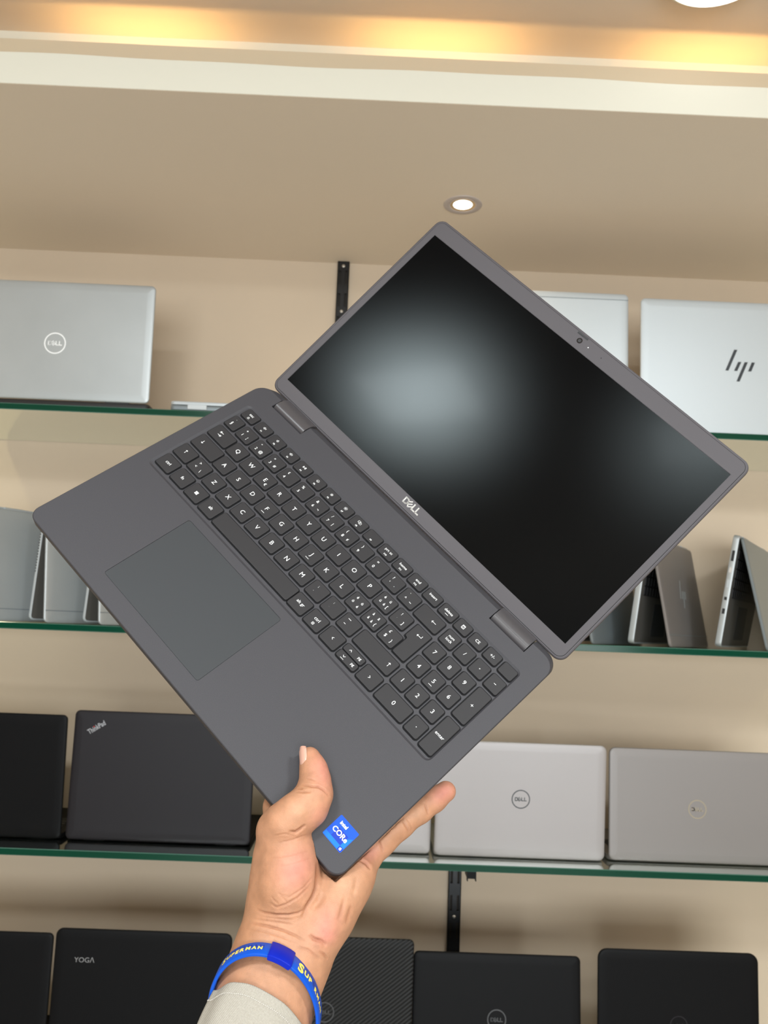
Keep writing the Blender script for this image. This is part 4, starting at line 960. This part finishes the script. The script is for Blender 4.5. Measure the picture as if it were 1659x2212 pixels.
# ------------------------------------------------------------------ khaki cuff
def weave():
    mt = pbr('khaki_cloth', (0.36, 0.33, 0.28, 1), 0.85, spec=0.15); nt = mt.node_tree; b = nt.nodes['Principled BSDF']
    uv = nt.nodes.new('ShaderNodeUVMap'); uv.uv_map = 'UVMap'
    def wave(rot, sc):
        mp = nt.nodes.new('ShaderNodeMapping'); mp.inputs['Rotation'].default_value = (0, 0, rot)
        w = nt.nodes.new('ShaderNodeTexWave'); w.bands_direction = 'X'; w.inputs['Scale'].default_value = sc; w.inputs['Distortion'].default_value = 0.6; w.inputs['Detail'].default_value = 2; w.inputs['Detail Scale'].default_value = 3
        nt.links.new(uv.outputs[0], mp.inputs['Vector']); nt.links.new(mp.outputs['Vector'], w.inputs['Vector']); return w
    w1, w2 = wave(math.radians(52), 0.42), wave(math.radians(-38), 0.52)
    mu = nt.nodes.new('ShaderNodeMath'); mu.operation = 'MULTIPLY'; nt.links.new(w1.outputs['Fac'], mu.inputs[0]); nt.links.new(w2.outputs['Fac'], mu.inputs[1])
    n = nt.nodes.new('ShaderNodeTexNoise'); n.inputs['Scale'].default_value = 0.9; n.inputs['Detail'].default_value = 4; nt.links.new(uv.outputs[0], n.inputs['Vector'])
    ad = nt.nodes.new('ShaderNodeMath'); ad.operation = 'MULTIPLY_ADD'; ad.inputs[1].default_value = 0.6; nt.links.new(n.outputs['Fac'], ad.inputs[0]); nt.links.new(mu.outputs[0], ad.inputs[2])
    cr = nt.nodes.new('ShaderNodeValToRGB'); cr.color_ramp.elements[0].position = 0.25; cr.color_ramp.elements[0].color = (0.27, 0.245, 0.205, 1); cr.color_ramp.elements[1].position = 0.95; cr.color_ramp.elements[1].color = (0.46, 0.43, 0.375, 1)
    nt.links.new(ad.outputs[0], cr.inputs[0]); nt.links.new(cr.outputs[0], b.inputs['Base Color'])
    bp = nt.nodes.new('ShaderNodeBump'); bp.inputs['Strength'].default_value = 0.5; bp.inputs['Distance'].default_value = 0.0003; nt.links.new(mu.outputs[0], bp.inputs['Height']); nt.links.new(bp.outputs['Normal'], b.inputs['Normal'])
    return mt
M['khaki'] = weave(); M['thread'] = pbr('pale_thread', (0.55, 0.51, 0.46, 1), 0.8)
adir = hp(515, 2310, -33)-hp(560, 2190, -31); adir /= np.linalg.norm(adir)
NS = 96
def skin_front(x, y):                                     # nearest skin depth (mm) around an image point
    d = np.hypot(px[:, 0]-x, px[:, 1]-y); m_ = d < 9
    return float(SV[m_, 2].min()) if m_.any() else None
ctrl_ = []
for (x, y) in [(461, 2141), (473, 2129), (492, 2123), (516, 2123), (536, 2126), (557, 2134), (577, 2145), (599, 2158), (618, 2172), (636, 2191), (651, 2211), (664, 2234)]:
    zf = skin_front(x, y); t_ = deck_depth(x, y, -22)*1000
    if zf is not None: t_ = min(t_, zf-2.4) if 480 < x < 655 else min(t_, zf+6)
    ctrl_.append(np.array([(x-W/2)/F*t_, (y-H/2)/F*t_, t_]))
for k in range(1, len(ctrl_)-1): ctrl_[k][2] = min(ctrl_[k][2], 0.5*(ctrl_[k-1][2]+ctrl_[k+1][2])+0.8)
ctrl_ += [hp(674, 2272, -36), hp(662, 2305, -52), hp(622, 2305, -60), hp(560, 2270, -61), hp(505, 2222, -59), hp(470, 2176, -50)]
ctrl_ = np.array(ctrl_); nC = len(ctrl_)
den = []
for i in range(nC):                                       # Catmull-Rom, then even spacing
    p0, p1, p2, p3 = ctrl_[i-1], ctrl_[i], ctrl_[(i+1) % nC], ctrl_[(i+2) % nC]
    for t in np.linspace(0, 1, 12, endpoint=False): den.append(0.5*((2*p1)+(-p0+p2)*t+(2*p0-5*p1+4*p2-p3)*t*t+(-p0+3*p1-3*p2+p3)*t**3))
den = np.array(den)
for _ in range(6): den = 0.25*np.roll(den, 1, 0)+0.5*den+0.25*np.roll(den, -1, 0)
dl = np.concatenate([[0], np.cumsum(np.linalg.norm(np.diff(np.vstack([den, den[:1]]), axis=0), axis=1))])
dd = np.vstack([den, den[:1]]); NSUB = NS*2
RIM = np.array([[np.interp(dl[-1]*i/NSUB, dl, dd[:, c]) for c in range(3)] for i in range(NSUB)]); RIMC = RIM.mean(0)
def sleeve_pt(i, s_, inset=0.0):                          # s_: mm down the sleeve from the rim
    q_ = (i*2) % NSUB; k = int(q_); f = q_-k; p = RIM[k % NSUB]*(1-f)+RIM[(k+1) % NSUB]*f
    d = p-RIMC; d = d-adir*(d @ adir); d /= np.linalg.norm(d); a = 2*math.pi*i/NS
    g = 1-math.exp(-max(s_, 0)/25.0)
    out = g*(2.2+1.3*math.sin(4*a+s_*0.07+0.5)+0.9*math.sin(7*a-s_*0.05))+0.25*math.sin(9*a+1.0)-inset
    return p+adir*s_+d*out
prof_s = [(3.0, 1.5), (0.6, 1.5), (0.0, 1.0), (-0.3, 0.55), (0.0, 0.1), (0.7, 0.0), (3, 0.0), (5.5, 0.0), (6.1, 0.22), (6.7, 0.0), (10, 0), (16, 0), (24, 0), (34, 0), (46, 0), (60, 0), (76, 0), (92, 0), (115, 0), (145, 0), (180, 0), (220, 0)]
b = MB(); b.loft([[sleeve_pt(i, s_, q_) for i in range(NS)] for s_, q_ in prof_s], cap=False)
slv = cam_build(b, 'sleeve', M['khaki'], person, 70); slv['label'] = 'khaki woven shirt cuff'
uvl = slv.data.uv_layers.new(name='UVMap'); nv_ = NS
for pl in slv.data.polygons:
    vs_ = list(pl.vertices); wrap = max(v % NS for v in vs_)-min(v % NS for v in vs_) > NS//2
    for li in pl.loop_indices:
        v = slv.data.loops[li].vertex_index; i = v % NS
        if wrap and i < NS//2: i += NS
        uvl.data[li].uv = (i*2.25, prof_s[v//NS][0]+prof_s[v//NS][1])
b = MB()
for i in range(NS):
    for k in (0, 1):
        a0, a1 = i+0.5*k, i+0.5*k+0.36
        p, q_ = sleeve_pt(a0, 6.1, -0.12), sleeve_pt(a1, 6.1, -0.12)
        b.loft(cyl_rings(p, q_-p, [(0, 0.05), (0.25, 0.33), (float(np.linalg.norm(q_-p))-0.25, 0.33), (float(np.linalg.norm(q_-p)), 0.05)], 6))
st = cam_build(b, 'stitching', M['thread'], slv, 60, origin=org)

# ------------------------------------------------------------------ wristband
M['band'] = pbr('blue_silicone', lin(0, 74, 180), 0.4, spec=0.3)
M['clasp'] = pbr('deep_blue_silicone', lin(0, 30, 160), 0.42, spec=0.22)
M['yellow'] = pbr('yellow_print', lin(250, 226, 96), 0.45)
M['letter_shade'] = pbr('dark_blue_letter_shade', lin(0, 45, 140), 0.4)  # flat darker blue, painted as the shadow of the embossed letters
BC = np.array([(574.144-W/2)/F*538.226, (2175.03-H/2)/F*538.226, 538.226])
BR = np.array([[0.32288327, -0.94280705, 0.08283274], [0.9441651, 0.31480862, -0.09719979], [0.06556419, 0.10959196, 0.99181195]])
RA, RBB, BW_ = 39.5, 33.8, 12.3
worg = cam2world(BC*MM)
tab = np.linspace(0, 2*math.pi, 721); arc = np.concatenate([[0], np.cumsum(np.hypot(np.diff(RA*np.cos(tab)), np.diff(RBB*np.sin(tab))))])
def band_pt(t, h, out=0.0):
    p = BC+BR[:, 0]*RA*math.cos(t)+BR[:, 1]*RBB*math.sin(t)
    n_ = BR[:, 0]*math.cos(t)/RA+BR[:, 1]*math.sin(t)/RBB; n_ = n_/np.linalg.norm(n_)
    i_ = (t/(2*math.pi)*160-24+80) % 160-80
    return p+n_*(out+14.5*math.exp(-(i_/16.0)**2))+BR[:, 2]*h   # hangs loose behind the wrist
def t_of(s_): return float(np.interp(s_ % arc[-1], arc, tab))
we = bpy.data.objects.new('wristband', None); S.collection.objects.link(we); we.location = worg; we.empty_display_size = 0.02
tag(we, 'blue silicone wristband with yellow capital lettering around the wrist', 'wristband')
hw = BW_/2
sec = [(hw-0.6, 0), (hw, -0.5), (hw, -1.8), (hw-0.6, -2.3), (-hw+0.6, -2.3), (-hw, -1.8), (-hw, -0.5), (-hw+0.6, 0)]
NB = 160
b = MB(); rings = [[band_pt(2*math.pi*i/NB, h, o_) for h, o_ in sec] for i in range(NB+1)]
b.loft(rings, cap=False, flip=True); cam_build(b, 'band', M['band'], we, 40, worg)
# where the clasp sits: nearest angle to its place in the photo
cand = [(abs(complex(*(W/2+F*band_pt(t, 0)[0]/band_pt(t, 0)[2]-605, H/2+F*band_pt(t, 0)[1]/band_pt(t, 0)[2]-2068))), t) for t in tab]
TCL = min(cand)[1]; SCL = float(np.interp(TCL, tab, arc))
dirs = 1 if (band_pt(t_of(SCL+5), 0)[0] > band_pt(TCL, 0)[0]) else -1   # +s runs to the right in the photo
sec2 = [(hw+0.4, 1.1), (hw+1.1, 0.6), (hw+1.1, -2.4), (hw+0.5, -3.1), (-hw-0.5, -3.1), (-hw-1.1, -2.4), (-hw-1.1, 0.6), (-hw-0.4, 1.1)]
b = MB(); rr = []
for i, (ds, sc_) in enumerate([(-8.0, 0.80), (-7.6, 0.95), (-6.8, 1.0), (-4, 1), (0, 1), (4, 1), (6.8, 1.0), (7.6, 0.95), (8.0, 0.80)]):
    t = t_of(SCL+dirs*ds); rr.append([band_pt(t, h*(0.94+0.06*sc_), (o_+1)*sc_-1) for h, o_ in sec2])
b.loft(rr, cap=True); bm_o = cam_build(b, 'clasp', M['clasp'], we, 40, worg)
def band_text(word, s_start, caps, gap, parts, mat, dh=0.0, out=0.12, skip=()):
    s_ = s_start; mb = MB()
    for ch, c_ in zip(word, caps):
        v, f_ = text2d(ch, c_, 0, 0, 1.0, 0.045, align='l'); wd_ = max(x for x, y in v)
        for (x, y) in v: pass
        if ch not in skip:
            mb.add([tuple(band_pt(t_of(SCL+dirs*(s_+x)), y+dh, out)) for x, y in v], f_, 0)
        s_ += wd_+gap
    return mb, s_
caps1 = [4.9, 3.3, 3.3, 3.5, 3.3, 3.0, 2.8, 2.8]
word = 'SUPERMAN'
_, endw = band_text(word, 0, caps1, 0.75, 1, None)
for nm, mt_, off, out_, dhh in (('lettering_shadow', 'letter_shade', 0.7, 0.06, 1.6), ('lettering', 'yellow', 0.0, 0.14, -0.2)):
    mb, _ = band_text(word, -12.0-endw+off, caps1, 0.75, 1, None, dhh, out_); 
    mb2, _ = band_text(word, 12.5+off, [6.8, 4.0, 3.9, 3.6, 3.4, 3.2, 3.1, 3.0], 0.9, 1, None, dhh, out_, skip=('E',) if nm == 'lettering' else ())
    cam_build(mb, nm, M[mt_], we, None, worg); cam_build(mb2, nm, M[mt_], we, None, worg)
